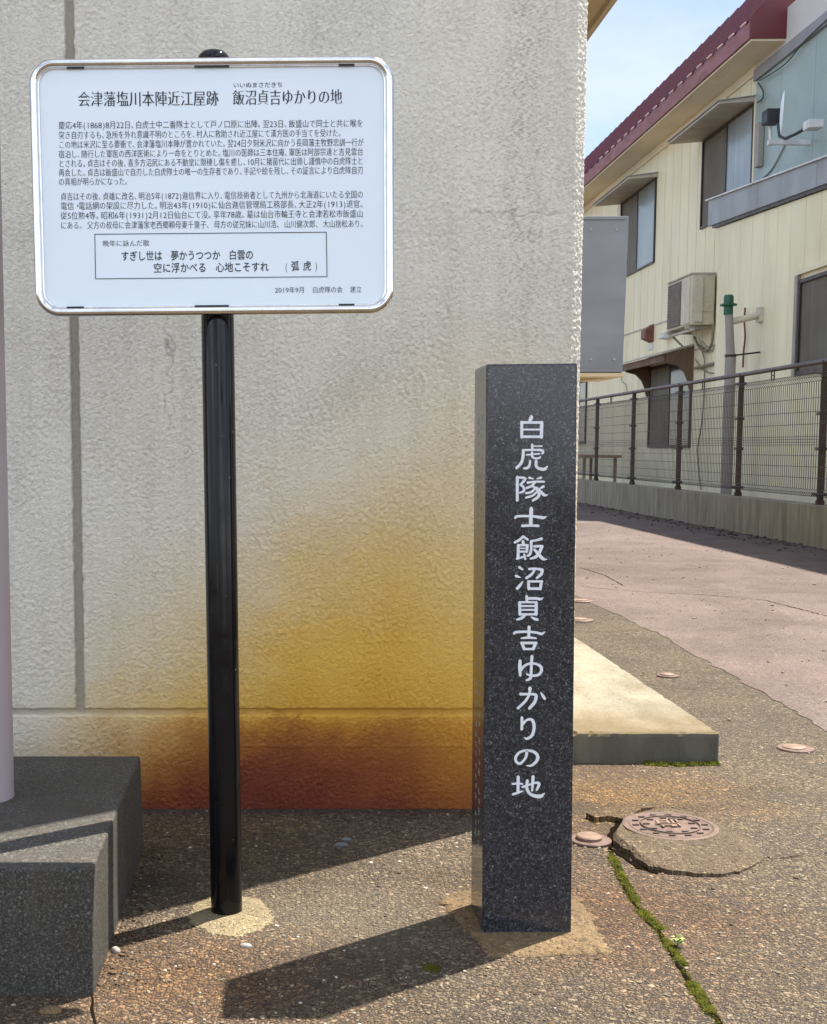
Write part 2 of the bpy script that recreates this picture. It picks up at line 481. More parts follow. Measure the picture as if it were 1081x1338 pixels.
simple('grey_sheet', (0.17, 0.177, 0.186), 0.38, 0.3, 0.5, 0.06, 2.0, 0, 8, (1, 1, 2.5))
simple('cream_trim', (0.52, 0.42, 0.26), 0.6, 0, 0.4, 0.12, 3)
simple('siding', (0.82, 0.75, 0.52), 0.55, 0, 0.4, 0.09, 1.2, 0.0, 60, (1, 1.3, 0.35), (0.70, 0.62, 0.42))
simple('siding_trim', (0.76, 0.69, 0.48), 0.55, 0, 0.4, 0.08, 2)
simple('joint_dark', (0.06, 0.05, 0.032), 0.8)
simple('soffit', (0.76, 0.68, 0.51), 0.7, 0, 0.3, 0.10, 1.5, 0, 60, (1, 0.3, 1), (0.60, 0.51, 0.36))
simple('plaster_grey', (0.55, 0.55, 0.53), 0.7, 0, 0.3, 0.06, 1.0)
simple('trim_grey', (0.26, 0.26, 0.28), 0.6, 0, 0.4, 0.10, 1.5)
simple('teal_panel', (0.30, 0.385, 0.365), 0.42, 0, 0.5, 0.07, 0.9)
simple('zinc', (0.29, 0.305, 0.315), 0.45, 0.15, 0.5, 0.14, 1.2, 0.03, 5, (1, 1, 0.5), (0.21, 0.22, 0.225))
simple('roof_red', (0.085, 0.010, 0.020), 0.42, 0, 0.5, 0.15, 2, 0.02, 9)
simple('fascia_red', (0.27, 0.105, 0.11), 0.6, 0, 0.4, 0.18, 2, 0, 60, (1, 0.6, 3), (0.26, 0.13, 0.12))
simple('verge_red', (0.115, 0.016, 0.020), 0.5, 0, 0.4, 0.15, 2)
simple('seam_end', (0.62, 0.42, 0.38), 0.5)  # paler than the roof: sunlight on the seam tips put into the colour
simple('alu_bronze', (0.055, 0.043, 0.036), 0.45, 0.4)
simple('hood', (0.46, 0.42, 0.35), 0.6, 0, 0.4, 0.15, 3, 0, 60, (1, 1, 1), (0.3, 0.25, 0.2))
simple('hood_wood', (0.15, 0.095, 0.06), 0.7, 0, 0.3, 0.3, 4)
simple('fence_brown', (0.045, 0.026, 0.020), 0.45, 0.2, 0.5, 0.2, 6)
simple('wire_brown', (0.075, 0.055, 0.042), 0.5, 0.2)
simple('rail_grey', (0.11, 0.085, 0.075), 0.45, 0.3, 0.5, 0.2, 3)
simple('unit_beige', (0.58, 0.52, 0.40), 0.55, 0, 0.4, 0.10, 5, 0, 60, (1, 1, 1), (0.38, 0.32, 0.23))
simple('unit_grille', (0.17, 0.135, 0.115), 0.6)
simple('pvc_grey', (0.29, 0.265, 0.245), 0.5, 0, 0.4, 0.12, 4)
simple('cap_green', (0.012, 0.085, 0.042), 0.45)
simple('vent_brown', (0.16, 0.055, 0.035), 0.55)
simple('vent_white', (0.62, 0.62, 0.62), 0.4)
simple('cable', (0.26, 0.22, 0.15), 0.6)
simple('cable_dark', (0.03, 0.035, 0.04), 0.5)
simple('plank_wood', (0.36, 0.26, 0.15), 0.8, 0, 0.3, 0.3, 6, 0, 60, (4, 0.4, 1))
simple('dead_leaf', (0.085, 0.052, 0.028), 0.8, 0, 0.3, 0.5, 50)
simple('blue_sheet', (0.33, 0.40, 0.42), 0.5)
simple('pebble', (0.165, 0.132, 0.088), 0.8, 0, 0.4, 0.5, 40, 0.2, 200)
simple('pebble_pale', (0.34, 0.31, 0.26), 0.8, 0, 0.4, 0.4, 40)
simple('slate', (0.12, 0.125, 0.12), 0.7, 0, 0.4, 0.3, 40)
simple('moss', (0.060, 0.062, 0.006), 0.95, 0, 0.1, 0.6, 45, 0.9, 260, (1, 1, 1), (0.04, 0.05, 0.01))
simple('leaf_pale', (0.34, 0.40, 0.13), 0.6, 0, 0.3, 0.3, 60)
simple('crack_dirt', (0.010, 0.007, 0.0045), 0.95, 0, 0.0)
def glass(name, tint, rough=0.05, coat=0.5, spec=0.5):
    m, nt, b, v = new_mat(name, tint, rough, 0.0, spec)
    f = mth(nt, 'ADD', mth(nt, 'MULTIPLY', noise(nt, v, 1.1, 3), .5), mth(nt, 'MULTIPLY', noise(nt, mapping(nt, v, (1, 9, .12)), 2.0, 4, .6), .5))
    nt.links.new(ramp(nt, f, [(0.35, tuple(c * 0.7 for c in tint)), (0.65, tuple(min(1, c * 1.3) for c in tint))]), b.inputs['Base Color'])
    b.inputs['Coat Weight'].default_value = coat
    b.inputs['Coat Roughness'].default_value = 0.03
    nt.links.new(bump(nt, noise(nt, v, 2.2, 2), 0.03, 0.02), b.inputs['Normal'])
glass('pane_frosted', (0.25, 0.295, 0.315), 0.3, 0.25, 0.3)
glass('pane_screen', (0.15, 0.138, 0.112), 0.6, 0.0, 0.1)
glass('pane_clear', (0.06, 0.07, 0.075), 0.15, 0.25, 0.4)

rnd = random.Random(7)

# ================================================================== GROUND
g = MB().add([(-60, -25, 0), (60, -25, 0), (60, 160, 0), (-60, 160, 0)], [(0, 1, 2, 3)])
struct(obj('ground', g, 'asphalt'))
# smoother pinkish alley surface, its ragged seam runs along the coarse strip
def seam_pts():
    pix = [(1210, 1035), (1140, 990), (1081, 955), (1040, 930), (1000, 908), (960, 885), (930, 868), (895, 848), (862, 828), (835, 818), (800, 800), (778, 790), (757, 781)]
    return [at_z(u, v) for u, v in pix]
sp = seam_pts()
ragged = []
for a, b_ in zip(sp[:-1], sp[1:]):
    for k in range(6):
        p = a.lerp(b_, k / 6)
        ragged.append((p.x + rnd.uniform(-.012, .012), p.y + rnd.uniform(-.012, .012)))
ragged.append((sp[-1].x, sp[-1].y))
e = sp[-1]
ragged += [(e.x - 0.02, 12.0), (e.x - 0.1, 40.0), (4.598, 40.0), (4.598, 0.5)]
al = MB()
n = len(ragged)
cx = (3.2, 6.0)
al.add([(x, y, 0.0022) for x, y in ragged] + [(x, y, -0.002) for x, y in ragged],
       [tuple(range(n))] + [(i, i + n, (i + 1) % n + n, (i + 1) % n) for i in range(n)])
struct(obj('alley_road', al, 'alley_asphalt'))

# ================================================================== STUCCO BUILDING (front wall with grooves)
YW, XC, CH = 3.041, 0.655, 0.028
bld = thing('stucco_building', 'cream rough stucco building with orange rust stain above its foot, behind the signs', 'building', (0, YW, 0))
step = 0.0025
xs = np.arange(-0.80, XC + 1e-6, step)
nx0 = len(xs)
zs = np.arange(0.0, 1.96, step)
# unrolled coordinate s runs along the front, the chamfer, then a strip of the side wall
sx_ = np.concatenate([xs, XC + step * np.arange(1, 34)])
ss = sx_ - XC
chl = CH * math.sqrt(2)
px_ = np.where(ss <= 0, sx_, np.where(ss < chl, XC + ss / math.sqrt(2), XC + CH))
py_ = np.where(ss <= 0, YW, np.where(ss < chl, YW + ss / math.sqrt(2), YW + CH + (ss - chl)))
nxn = np.where(ss <= 0, 0.0, np.where(ss < chl, 0.7071, 1.0))
nyn = np.where(ss <= 0, -1.0, np.where(ss < chl, -0.7071, 0.0))
shape = (len(zs), len(sx_))
n1 = band_noise(shape, step, 0.0165, 1, 0.42, 1.25)
n2 = band_noise(shape, step, 0.045, 2, 0.35)
n3 = band_noise(shape, step, 0.0085, 3, 0.30)
n4 = band_noise(shape, step, 0.016, 4, 0.45, 1.25)
crease = np.exp(-(n1 / 0.20) ** 2)                      # trowelled skin torn along wandering lines
patchy = 0.75 + 0.35 * np.tanh(band_noise(shape, step, 0.25, 5, 0.5))
disp = 0.00085 * patchy * np.tanh(1.3 * n4 + 0.4 * n2) - 0.0014 * patchy * crease * sstep(-.9, .6, n2 + .5 * n4) + 0.00030 * n3
Zg, Xg = np.meshgrid(zs, sx_, indexing='ij')
gv = 1 - sstep(0.009, 0.0125, np.abs(Xg + 0.5055 + 0.0006 * n2))
gv = gv * (Zg > 0.236)
gh = 1 - sstep(0.006, 0.0095, np.abs(Zg - 0.2375 + 0.0006 * n2))
gr = np.maximum(gv, gh)
disp = disp * (1 - 0.85 * gr) - 0.0085 * gr + 0.0008 * np.exp(-((np.minimum(np.abs(np.abs(Xg + 0.5055) - 0.015), 1)) / 0.004) ** 2) * (Zg > 0.24)
lip = np.exp(-((Zg - 0.155) / 0.003) ** 2) * (Xg > -0.2) * 0.0012     # a coat edge in the lower band
disp = disp + lip
P = np.stack([px_[None, :] + nxn[None, :] * disp, py_[None, :] + nyn[None, :] * disp, Zg], -1)
# stain masks in photo-measured wall coordinates
PXm = 380 + Xg / YW * 1650
def zrow(v):
    return at_y(400, v, YW).z
PYm = 1057 - (Zg - zrow(1057)) / (zrow(430) - zrow(1057)) * (1057 - 430)
big1 = band_noise(shape, step, 0.40, 11, 0.5)
big2 = band_noise(shape, step, 0.09, 12, 0.5)
stre = band_noise(shape, step, 0.05, 13, 0.5, 0.12)
SX = [20, 100, 200, 300, 400, 500, 612]
def chart(rows, tab, dx, dy):
    """stain strength measured on the wall: bilinear between survey points"""
    tab = np.array(tab, float)
    fx_ = np.clip(np.interp(PXm + dx, SX, np.arange(len(SX))), 0, len(SX) - 1.001)
    fy_ = np.clip(np.interp(PYm + dy, rows, np.arange(len(rows))), 0, len(rows) - 1.001)
    ix, iy = fx_.astype(int), fy_.astype(int)
    tx, ty = fx_ - ix, fy_ - iy
    tx = tx * tx * (3 - 2 * tx) * .5 + tx * .5; ty = ty * ty * (3 - 2 * ty) * .5 + ty * .5
    return (tab[iy, ix] * (1 - tx) + tab[iy, ix + 1] * tx) * (1 - ty) + (tab[iy + 1, ix] * (1 - tx) + tab[iy + 1, ix + 1] * tx) * ty
drip = np.clip(band_noise(shape, step, 0.022, 14, 0.5, 0.05), -2, 2)
wx, wy = 7 * big1 + 3 * big2, 5 * big1 + 3 * big2 + 3 * stre + 2.5 * drip
yel = chart([380, 450, 550, 650, 750, 850, 925, 980, 1057],
            [[0, 0, 0, 0, 0, 0, .04], [0, 0, 0, 0, 0, .03, .12], [0, 0, 0, .03, .06, .14, .28], [0, 0, .03, .11, .29, .48, .48], [.02, .06, .16, .38, .70, .84, .72],
             [.06, .18, .38, .68, .92, 1, .90], [.14, .42, .70, .92, 1, 1, .97], [.15, .45, .82, 1, 1, 1, 1], [.3, .5, 1, 1, 1, 1, 1]], wx, wy)
orr = chart([650, 750, 850, 928, 944, 1000, 1057],
            [[0, 0, 0, 0, 0, 0, 0], [0, 0, 0, 0, .06, .12, .05], [0, 0, .02, .07, .14, .22, .16], [0, .03, .13, .28, .38, .42, .34], [0, .12, .46, .74, .84, .80, .66],
             [0, .22, .62, .95, 1, 1, .84], [.1, .3, .8, 1, 1, 1, .95]], wx, wy * .35)
red = chart([880, 930, 962, 1000, 1057],
            [[0, 0, 0, 0, 0, 0, 0], [0, 0, 0, .05, .08, .06, 0], [0, 0, .26, .60, .68, .56, .20], [0, .05, .62, .92, .92, .80, .42], [0, .22, .95, 1, 1, .97, .66]], wx, wy)
# darker run lines inside the stain, thin films above it
yel = np.clip(yel + 0.10 * drip * yel * (1 - yel) * 2, 0, 1)
orr = np.clip(orr + 0.10 * np.clip(drip, -1, 2) * orr * (1.2 - orr), 0, 1)
edge_fade = 1 - 0.45 * sstep(655, 735, PXm)
yel = yel * edge_fade; orr = orr * edge_fade; red = red * edge_fade
# grey drip marks high on the right, and a hairline crack
grime = 0.55 * sstep(.3, 1.6, drip + .4 * big2) * np.exp(-((PXm - 672) / 42) ** 2) * (1 - sstep(330, 560, PYm))
grime = np.maximum(grime, 0.30 * sstep(.6, 1.8, drip + .5 * big1) * (1 - sstep(500, 800, PYm)))
hair = np.exp(-((PYm - 286 - 3 * n2 - 2 * np.sin(PXm / 9)) / 1.3) ** 2) * sstep(560, 640, PXm) * (1 - sstep(700, 740, PXm))
hair = np.maximum(hair, np.exp(-((PXm - 225 - 4 * big2 - 2 * n2) / 1.1) ** 2) * sstep(380, 430, PYm) * (1 - sstep(540, 570, PYm)))
grime = np.clip(np.maximum(grime, 0.6 * hair), 0, 1)
P = P - 0.0012 * hair[..., None] * np.stack([nxn, nyn, 0 * nxn], -1)[None, :, :]
joint = np.clip(gv * 0.95 + gh * (0.6 - 0.5 * yel), 0, 1)
joint = joint * (1 - 0.5 * yel)
grid_obj('front_wall', P, 'stucco', bld, True, {'yellow': yel, 'orange': orr, 'red': red, 'joint': joint, 'grime': grime})
ysb = YW + CH + (ss[-1] - chl)
shell = MB()
shell.box(-4.0, -0.80, YW + 0.002, YW + 0.3, -0.3, 4.4)
shell.box(-0.80, XC + CH - 0.001, YW + 0.05, YW + 0.3, 1.95, 4.4)
shell.box(-0.80, XC, YW - 0.0005, YW + 0.05, 1.956, 4.4)
shell.box(XC - 0.25, XC + CH - 0.0005, ysb - 0.002, 14.0, -0.3, 4.4)
shell.box(-0.80, XC - 0.02, YW + 0.02, YW + 0.06, -0.3, 1.955)
obj('side_wall', shell, 'stucco', bld)
# eave of the rear wing: fascia board, soffit and a batten
XE = 1.6
e0 = at_x(771, 50, XE)
zE = e0.z
ev = MB()
ev.box(XE - 0.03, XE, 5.2, 14.0, zE, zE + 0.16)
obj('fascia', ev, 'cream_trim', bld, bevel=0.004)
ev = MB()
ev.box(XC + CH, XE - 0.03, 5.2, 14.0, zE + 0.035, zE + 0.06)
ev.box(XE - 0.16, XE - 0.12, 5.2, 14.0, zE + 0.012, zE + 0.0345)
obj('soffit', ev, 'cream_trim', bld)
ev = MB()
ev.hexa([(XC - 3, 5.1, zE + 0.9), (XE + 0.06, 5.1, zE + 0.162), (XE + 0.06, 14.1, zE + 0.162), (XC - 3, 14.1, zE + 0.9),
         (XC - 3, 5.1, zE + 0.95), (XE + 0.06, 5.1, zE + 0.20), (XE + 0.06, 14.1, zE + 0.20), (XC - 3, 14.1, zE + 0.95)])
obj('roof', ev, 'zinc', bld)

# sheet-metal cabinet on the side wall
cy = 4.2
ca, cb, cc = at_y(822.5, 282, cy), at_y(814, 487, cy), at_y(760, 487, cy)
cab = thing('metal_cabinet', 'plain grey sheet metal cabinet fixed high on the side wall of the stucco building', 'cabinet', (XC + CH, cy, cb.z))
k = MB()
xr0, xr1 = cb.x, ca.x
k.hexa([(XC + CH, cy, cb.z), (xr0, cy, cb.z), (xr0, cy + 0.32, cb.z), (XC + CH, cy + 0.32, cb.z),
        (XC + CH, cy, ca.z), (xr1, cy, ca.z), (xr1, cy + 0.32, ca.z), (XC + CH, cy + 0.32, ca.z)])
obj('body', k, 'grey_sheet', cab, bevel=0.004)
for zz in (ca.z - .012, cb.z + .002):
    k = MB().box(XC + CH, xr0 - .004, cy - .004, cy - .0005, zz, zz + .010)
    obj('edge_fold', k, 'grey_sheet', cab, bevel=.001)
for uu, vv in ((806, 300), (803, 470), (772, 300), (772, 470)):
    p = at_y(uu, vv, cy)
    k = MB().lathe([(.005, 0), (.005, .002), (.003, .004)], (0, 0, 0), 10)
    k.v = [Vector((p.x + q.x, cy - q.z, p.z + q.y)) for q in k.v]
    obj('screw', k, 'zinc', cab)
k = MB().box(XC + CH, xr0 + 0.004, cy - 0.006, cy + 0.33, cb.z - 0.012, cb.z - 0.001)
k.hexa([(XC + CH, cy + 0.1, cb.z - 0.05), (XC + CH + 0.03, cy + 0.1, cb.z - 0.05), (XC + CH + 0.03, cy + 0.13, cb.z - 0.05), (XC + CH, cy + 0.13, cb.z - 0.05),
        (XC + CH, cy + 0.1, cb.z - 0.0125), (xr0 - 0.03, cy + 0.1, cb.z - 0.0125), (xr0 - 0.03, cy + 0.13, cb.z - 0.0125), (XC + CH, cy + 0.13, cb.z - 0.0125)])
obj('bracket', k, 'cream_trim', cab)

# concrete apron along the side wall
sf = at_z(940, 997); st = at_y(940, 957, sf.y)
def worn_slab():
    rg = random.Random(31)
    xa, xb, ya, yb_, zt_ = XC - .01, sf.x, sf.y, 12.0, st.z
    ring = []
    for i in range(60): ring.append((xa + (xb - xa - .012) * i / 60, ya, 0, -1))
    for a in (0, 30, 60, 90): ring.append((xb - .012 + .012 * math.sin(R(a)), ya + .012 - .012 * math.cos(R(a)), math.sin(R(a)), -math.cos(R(a))))
    yy = ya + .02
    while yy < yb_: ring.append((xb, yy, 1, 0)); yy += .012 + .004 * (yy - ya)
    ring += [(xb, yb_, 1, 0), (xa, yb_, -1, 0)]
    n = len(ring); chips = []
    w = 0
    for i in range(n):
        w = .75 * w + rg.gauss(0, .0011)
        chips.append(max(-.002, w) + (rg.uniform(.003, .009) if rg.random() < .05 else 0))
    k = MB(); vs = []
    for ins, z, amt in ((0, -.06, .25), (0, zt_ - .012, .6), (.002, zt_ - .004, 1.1), (.010, zt_, 1.2)):
        for (x, y, nx, ny), c_ in zip(ring, chips):
            d = ins + amt * c_
            vs.append((x - nx * d, y - ny * d, z - (abs(c_) * .5 if ins == .002 else 0)))
    fs = []
    for j_ in range(3):
        for i in range(n):
            l = (i + 1) % n
            fs.append((j_ * n + i, j_ * n + l, (j_ + 1) * n + l, (j_ + 1) * n + i))
    fs.append(tuple(3 * n + i for i in range(n)))
    return k.add(vs, fs)
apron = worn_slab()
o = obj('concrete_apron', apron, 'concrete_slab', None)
o.data.materials.append(MATS['shaded_concrete'])
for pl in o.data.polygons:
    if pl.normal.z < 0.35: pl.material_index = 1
tag(o, 'low weathered concrete slab along the foot of the building side wall', 'concrete slab')

# ================================================================== STEP BLOCK AND PIPE AT LEFT
bl_ = thing('granite_step', 'dark speckled granite step block against the stucco wall at the left', 'step', (-0.318, 1.973, 0))
k = MB().hexa([(-2.2, 1.973, -0.05), (-0.315, 1.973, -0.05), (-0.321, 2.75, -0.05), (-2.2, 2.75, -0.05),
               (-2.2, 1.973, 0.21), (-0.3125, 1.973, 0.21), (-0.3235, 2.715, 0.21), (-2.2, 2.715, 0.21)])
obj('block', k, 'step_granite', bl_, bevel=0.006, segs=3, smooth=40)
pr = at_z(15, 1045, 0.21)
pil = thing('post', 'mauve painted round steel post standing on the dark granite step', 'post', (pr.x - 0.057, pr.y + 0.02, 0.21))
k = MB().lathe([(0.057, 0.0), (0.057, 3.2)], (pr.x - 0.057, pr.y + 0.02, 0.21), 40)
obj('shaft', k, 'mauve_paint', pil, smooth=40)

# ================================================================== INFORMATION SIGN
LEAN = -0.0100
PB = Vector((-0.1205, 2.345, 0.0))
sign = thing('information_sign', 'white Japanese history board in an aluminium frame on a glossy black pole', 'sign', PB, (0, LEAN, 0))
MS = ROOTM[sign]; MSI = MS.inverted()
RP = 0.0295
zt_ = (MSI @ at_y(277, 73, 2.345)).z
k = MB().lathe([(RP, -0.05), (RP, 1.547), (RP * 0.93, 1.556), (RP * 0.7, 1.5635), (RP * 0.35, 1.567), (0.001, 1.568)], (0, 0, 0), 48)
pole = obj('pole', k, 'black_gloss', sign, smooth=35, local=True)
YS = PB.y - 0.047                                          # front face of the board
def sg(u, v, dy=0.0):
    return MSI @ at_y(u, v, YS - dy)
cTL, cTR, cBR, cBL = sg(37, 78), sg(516.5, 73), sg(513, 411), sg(48, 412)
x0 = (cTL.x + cBL.x) / 2; x1 = (cTR.x + cBR.x) / 2; z1 = (cTL.z + cTR.z) / 2; z0 = (cBL.z + cBR.z) / 2
yS = YS - PB.y
def rrect(x0, x1, z0, z1, r, y, n=10):
    pts = []
    for cx, cz, a0 in ((x1 - r, z1 - r, 0), (x0 + r, z1 - r, 90), (x0 + r, z0 + r, 180), (x1 - r, z0 + r, 270)):
        for i in range(n + 1):
            a = R(a0 + 90 * i / n)
            pts.append(Vector((cx + r * math.cos(a), y, cz + r * math.sin(a))))
    return pts
FR = 0.0073
# board
ip = rrect(x0 + FR, x1 - FR, z0 + FR, z1 - FR, 0.035, yS)
n = len(ip)
k = MB().add(ip + [p + Vector((0, 0.006, 0)) for p in ip],
             [tuple(range(n)), tuple(range(2 * n - 1, n - 1, -1))] + [(i, (i + 1) % n, (i + 1) % n + n, i + n) for i in range(n)])
board = obj('board', k, 'paint_white', sign, local=True)
k = MB().tube(rrect(x0 + FR, x1 - FR, z0 + FR, z1 - FR, 0.036, yS - 0.001, 12), FR, 14, closed=True, flat=(1.0, 1.15))
frame = obj('frame', k, 'aluminium', sign, smooth=60, local=True)
k = MB().tube(rrect(x0 + 2.1 * FR, x1 - 2.1 * FR, z0 + 2.1 * FR, z1 - 2.1 * FR, 0.029, yS - 0.0015, 12), 0.0017, 8, closed=True)
obj('inner_lip', k, 'aluminium', frame, smooth=60, local=True)
for (u, w) in ((99, 22), (277, 44), (453, 20)):
    for vv, sgn in ((91, 1), (405, -1)):
        p = sg(u, vv)
        zc = (z1 - 2.05 * FR) if sgn > 0 else (z0 + 2.05 * FR)
        hw = w / 2 * 2.3 / 1680
        k = MB().box(p.x - hw, p.x + hw, yS - 0.0042, yS - 0.0002, zc - 0.0019, zc + 0.0019)
        obj('clip', k, 'black_dull', frame, local=True)
# back rail and pole bands
k = MB()
for zz in (z1 - 0.06, z0 + 0.06):
    k.box(x0 + 0.03, x1 - 0.03, yS + 0.0065, yS + 0.016, zz - 0.015, zz + 0.015)
obj('back_rail', k, 'aluminium', sign, local=True)
# lettering ------------------------------------------------------
def text_mesh(body, serif=0.0):
    cu = bpy.data.curves.new('lettering', 'FONT')
    cu.body = body; cu.resolution_u = 3; cu.size = 1.0
    ob = bpy.data.objects.new('lettering', cu)
    COL.objects.link(ob)
    dg = bpy.context.evaluated_depsgraph_get()
    me = bpy.data.meshes.new_from_object(ob.evaluated_get(dg))
    bpy.data.objects.remove(ob); bpy.data.curves.remove(cu)
    V = np.empty(len(me.vertices) * 3); me.vertices.foreach_get('co', V); V = V.reshape(-1, 3)
    F = [tuple(p.vertices) for p in me.polygons]
    if serif:
        # thin the level strokes: move outline points along their outward normal in y only
        bm = bmesh.new(); bm.from_mesh(me); bm.verts.ensure_lookup_table()
        bmesh.ops.remove_doubles(bm, verts=bm.verts, dist=1e-5)
        bm.verts.index_update()
        V = np.array([v.co[:] for v in bm.verts]); F = [tuple(v.index for v in f.verts) for f in bm.faces]
        Nn = np.zeros((len(V), 2))
        for ed in bm.edges:
            if len(ed.link_faces) == 1:
                a, b2 = ed.verts
                f = ed.link_faces[0]
                d = Vector((b2.co.x - a.co.x, b2.co.y - a.co.y)); nn = Vector((d.y, -d.x))
                if nn.length < 1e-9: continue
                nn.normalize()
                cm = f.calc_center_median(); mid = (a.co + b2.co) / 2
                if nn.x * (cm.x - mid.x) + nn.y * (cm.y - mid.y) > 0: nn = -nn
                Nn[a.index] += nn; Nn[b2.index] += nn
        ln = np.linalg.norm(Nn, axis=1, keepdims=True); ln[ln < 1e-6] = 1
        Nn /= ln
        V[:, 1] -= serif * Nn[:, 1] * np.abs(Nn[:, 1])
        V[:, 0] += (0.60 * serif if serif > .02 else -.8 * serif if serif < 0 else -.1 * serif) * Nn[:, 0] * np.abs(Nn[:, 0])
        bm.free()
    bpy.data.meshes.remove(me)
    return V, F
EM = 0.92
ADV = {'、': .66, '。': .72, '・': .6, '　': 1.0, ' ': .5}
def text_line(mb, body, uL, vL, uR, vR, hpx, serif, lift):
    """set one printed line glyph by glyph: full-width characters on an even pitch, figures narrower"""
    a, b2 = sg(uL, vL), sg(uR, vR)
    kz = hpx * 2.3 / 1680 / 0.86
    cells = []; x = 0.0
    for ch in body:
        w = ADV.get(ch, .58 if ch in '0123456789' else .50 if ch in '()' else 1.0)
        cells.append((ch, x, w)); x += w
    if body[-1] in '、。': x -= .25
    kx = (b2.x - a.x) / x
    for ch, x0_, w in cells:
        if ch in ' 　': continue
        if (ch, serif) not in GLY:
            GLY[(ch, serif)] = text_mesh(ch, serif)
        V, F = GLY[(ch, serif)]
        if len(V) == 0: continue
        X = V[:, 0]
        if ch in '0123456789()':
            s_ = min(1.15, (w - .06) / (X.max() - X.min())) if ch not in '()1' else 1.0
            X = (X - (X.max() + X.min()) / 2) * s_ + w / 2
        mb.add([(a.x + (x0_ + xx) * kx, yS - lift, a.z + (b2.z - a.z) * (x0_ + xx) / x + (yy - 0.37) * kz) for xx, yy in zip(X, V[:, 1])], F)
GLY = {}
SER = 0.025
mbt = MB()
text_line(mbt, '会津藩塩川本陣近江屋跡', 101.5, 129.6, 286, 128.4, 17.5, SER, 0.0006)
obj('title', mbt, 'ink', board, local=True)
mbt = MB()
text_line(mbt, '飯沼貞吉ゆかりの地', 304, 127.6, 447.5, 126.2, 17.5, SER, 0.0006)
obj('title', mbt, 'ink', board, local=True)
mbt = MB()
text_line(mbt, 'いいぬまさだきち', 304.5, 111.2, 370, 110.4, 6.2, 0.0, 0.0006)
obj('reading_aid', mbt, 'ink', board, local=True)
mbt = MB()
L1 = ['慶応4年(1868)8月22日、白虎士中二番隊士として戸ノ口原に出陣。翌23日、飯盛山で同士と共に喉を',
      '突き自刃するも、急所を外れ意識不明のところを、村人に救助され近江屋にて漢方医の手当てを受けた。',
      'この地は米沢に至る要衝で、会津藩塩川本陣が置かれていた。翌24日夕刻米沢に向かう長岡藩主牧野忠訓一行が',
      '宿泊し、随行した軍医の西洋医術により一命をとりとめた。塩川の医師は三本住庵、軍医は阿部宗達と吉見雲台',
      'とされる。貞吉はその後、喜多方沼尻にある不動堂に隠棲し傷を癒し、10月に猪苗代に出頭し謹慎中の白虎隊士と',
      '再会した。貞吉は飯盛山で自刃した白虎隊士の唯一の生存者であり、手記や絵を残し、その証言により白虎隊自刃',
      'の真相が明らかになった。']
ends = [475, 446, 475.5, 475, 475, 475, 167]
yl = [163.7, 176.6, 189.0, 201.5, 213.6, 225.6, 237.6]
yr = [161.0, 173.6, 185.8, 198.0, 210.0, 222.2, 236.6]
for s_, eu, a_, b_ in zip(L1, ends, yl, yr):
    text_line(mbt, s_, 76.5, a_, eu, b_, 9.2, 0.017, 0.0006)
L2 = ['貞吉はその後、貞雄に改名、明治5年(1872)逓信界に入り、電信技術者として九州から北海道にいたる全国の',
      '電信・電話網の架設に尽力した。明治43年(1910)に仙台逓信管理局工務部長、大正2年(1913)退官。',
      '従5位勲4等。昭和6年(1931)2月12日仙台にて没。享年78歳。墓は仙台市輪王寺と会津若松市飯盛山',
      'にある。 父方の叔母に会津藩家老西郷頼母妻千重子、 母方の従兄妹に山川浩、 山川健次郎、 大山捨松あり。']
for s_, a_, b_ in zip(L2, [256.8, 269.2, 281.8, 294.4], [253.9, 266.3, 279.0, 292.2]):
    text_line(mbt, s_, 79, a_, 475, b_, 9.2, 0.017, 0.0006)
obj('body_text', mbt, 'ink', board, local=True)
mbt = MB()
text_line(mbt, '晩年に詠んだ歌', 134, 318.2, 195.5, 317.4, 7.4, 0.014, 0.0006)
obj('poem_heading', mbt, 'ink', board, local=True)
mbt = MB()
text_line(mbt, 'すぎし世は　夢かうつつか　白雲の', 158, 334.6, 331.5, 332.8, 11.4, -0.012, 0.0006)
obj('poem_line', mbt, 'ink', board, local=True)
mbt = MB()
text_line(mbt, '空に浮かべる　心地こそすれ', 200.5, 350.2, 351.5, 348.4, 11.4, -0.012, 0.0006)
obj('poem_line', mbt, 'ink', board, local=True)
mbt = MB()
text_line(mbt, '(', 372.5, 348.0, 376, 348.0, 11.4, 0.0, 0.0006)
text_line(mbt, '弧', 380.5, 347.6, 391, 347.4, 11.4, -0.012, 0.0006)
text_line(mbt, '虎', 396, 347.4, 407, 347.2, 11.4, -0.012, 0.0006)
text_line(mbt, ')', 411.5, 347.0, 415, 347.0, 11.4, 0.0, 0.0006)
obj('poem_signature', mbt, 'ink', board, local=True)
k = MB()
q = [sg(124, 306), sg(426.5, 303.3), sg(427.5, 361.4), sg(125, 364.3)]
for a, b2 in zip(q, q[1:] + q[:1]):
    d = (b2 - a).normalized(); nn = Vector((-d.z, 0, d.x)) * 0.00062
    lo = [Vector((p.x, yS - 0.0006, p.z)) for p in (a - nn - d * .0006, b2 - nn + d * .0006, b2 + nn + d * .0006, a + nn - d * .0006)]
    k.add(lo, [(0, 1, 2, 3)])
    for i, p in enumerate(k.v[-4:]): k.v[len(k.v) - 4 + i] = p + Vector((0, -0.00004 * (len(k.f) % 2), 0))
obj('poem_frame', k, 'ink', board, local=True)
mbt = MB()
text_line(mbt, '2019年9月', 359, 379.0, 398.5, 378.6, 7.6, 0.014, 0.0006)
text_line(mbt, '白虎隊の会', 408, 378.6, 448, 378.3, 7.6, 0.014, 0.0006)
text_line(mbt, '建立', 457.5, 378.2, 473, 378.0, 7.6, 0.014, 0.0006)
obj('date_text', mbt, 'ink', board, local=True)
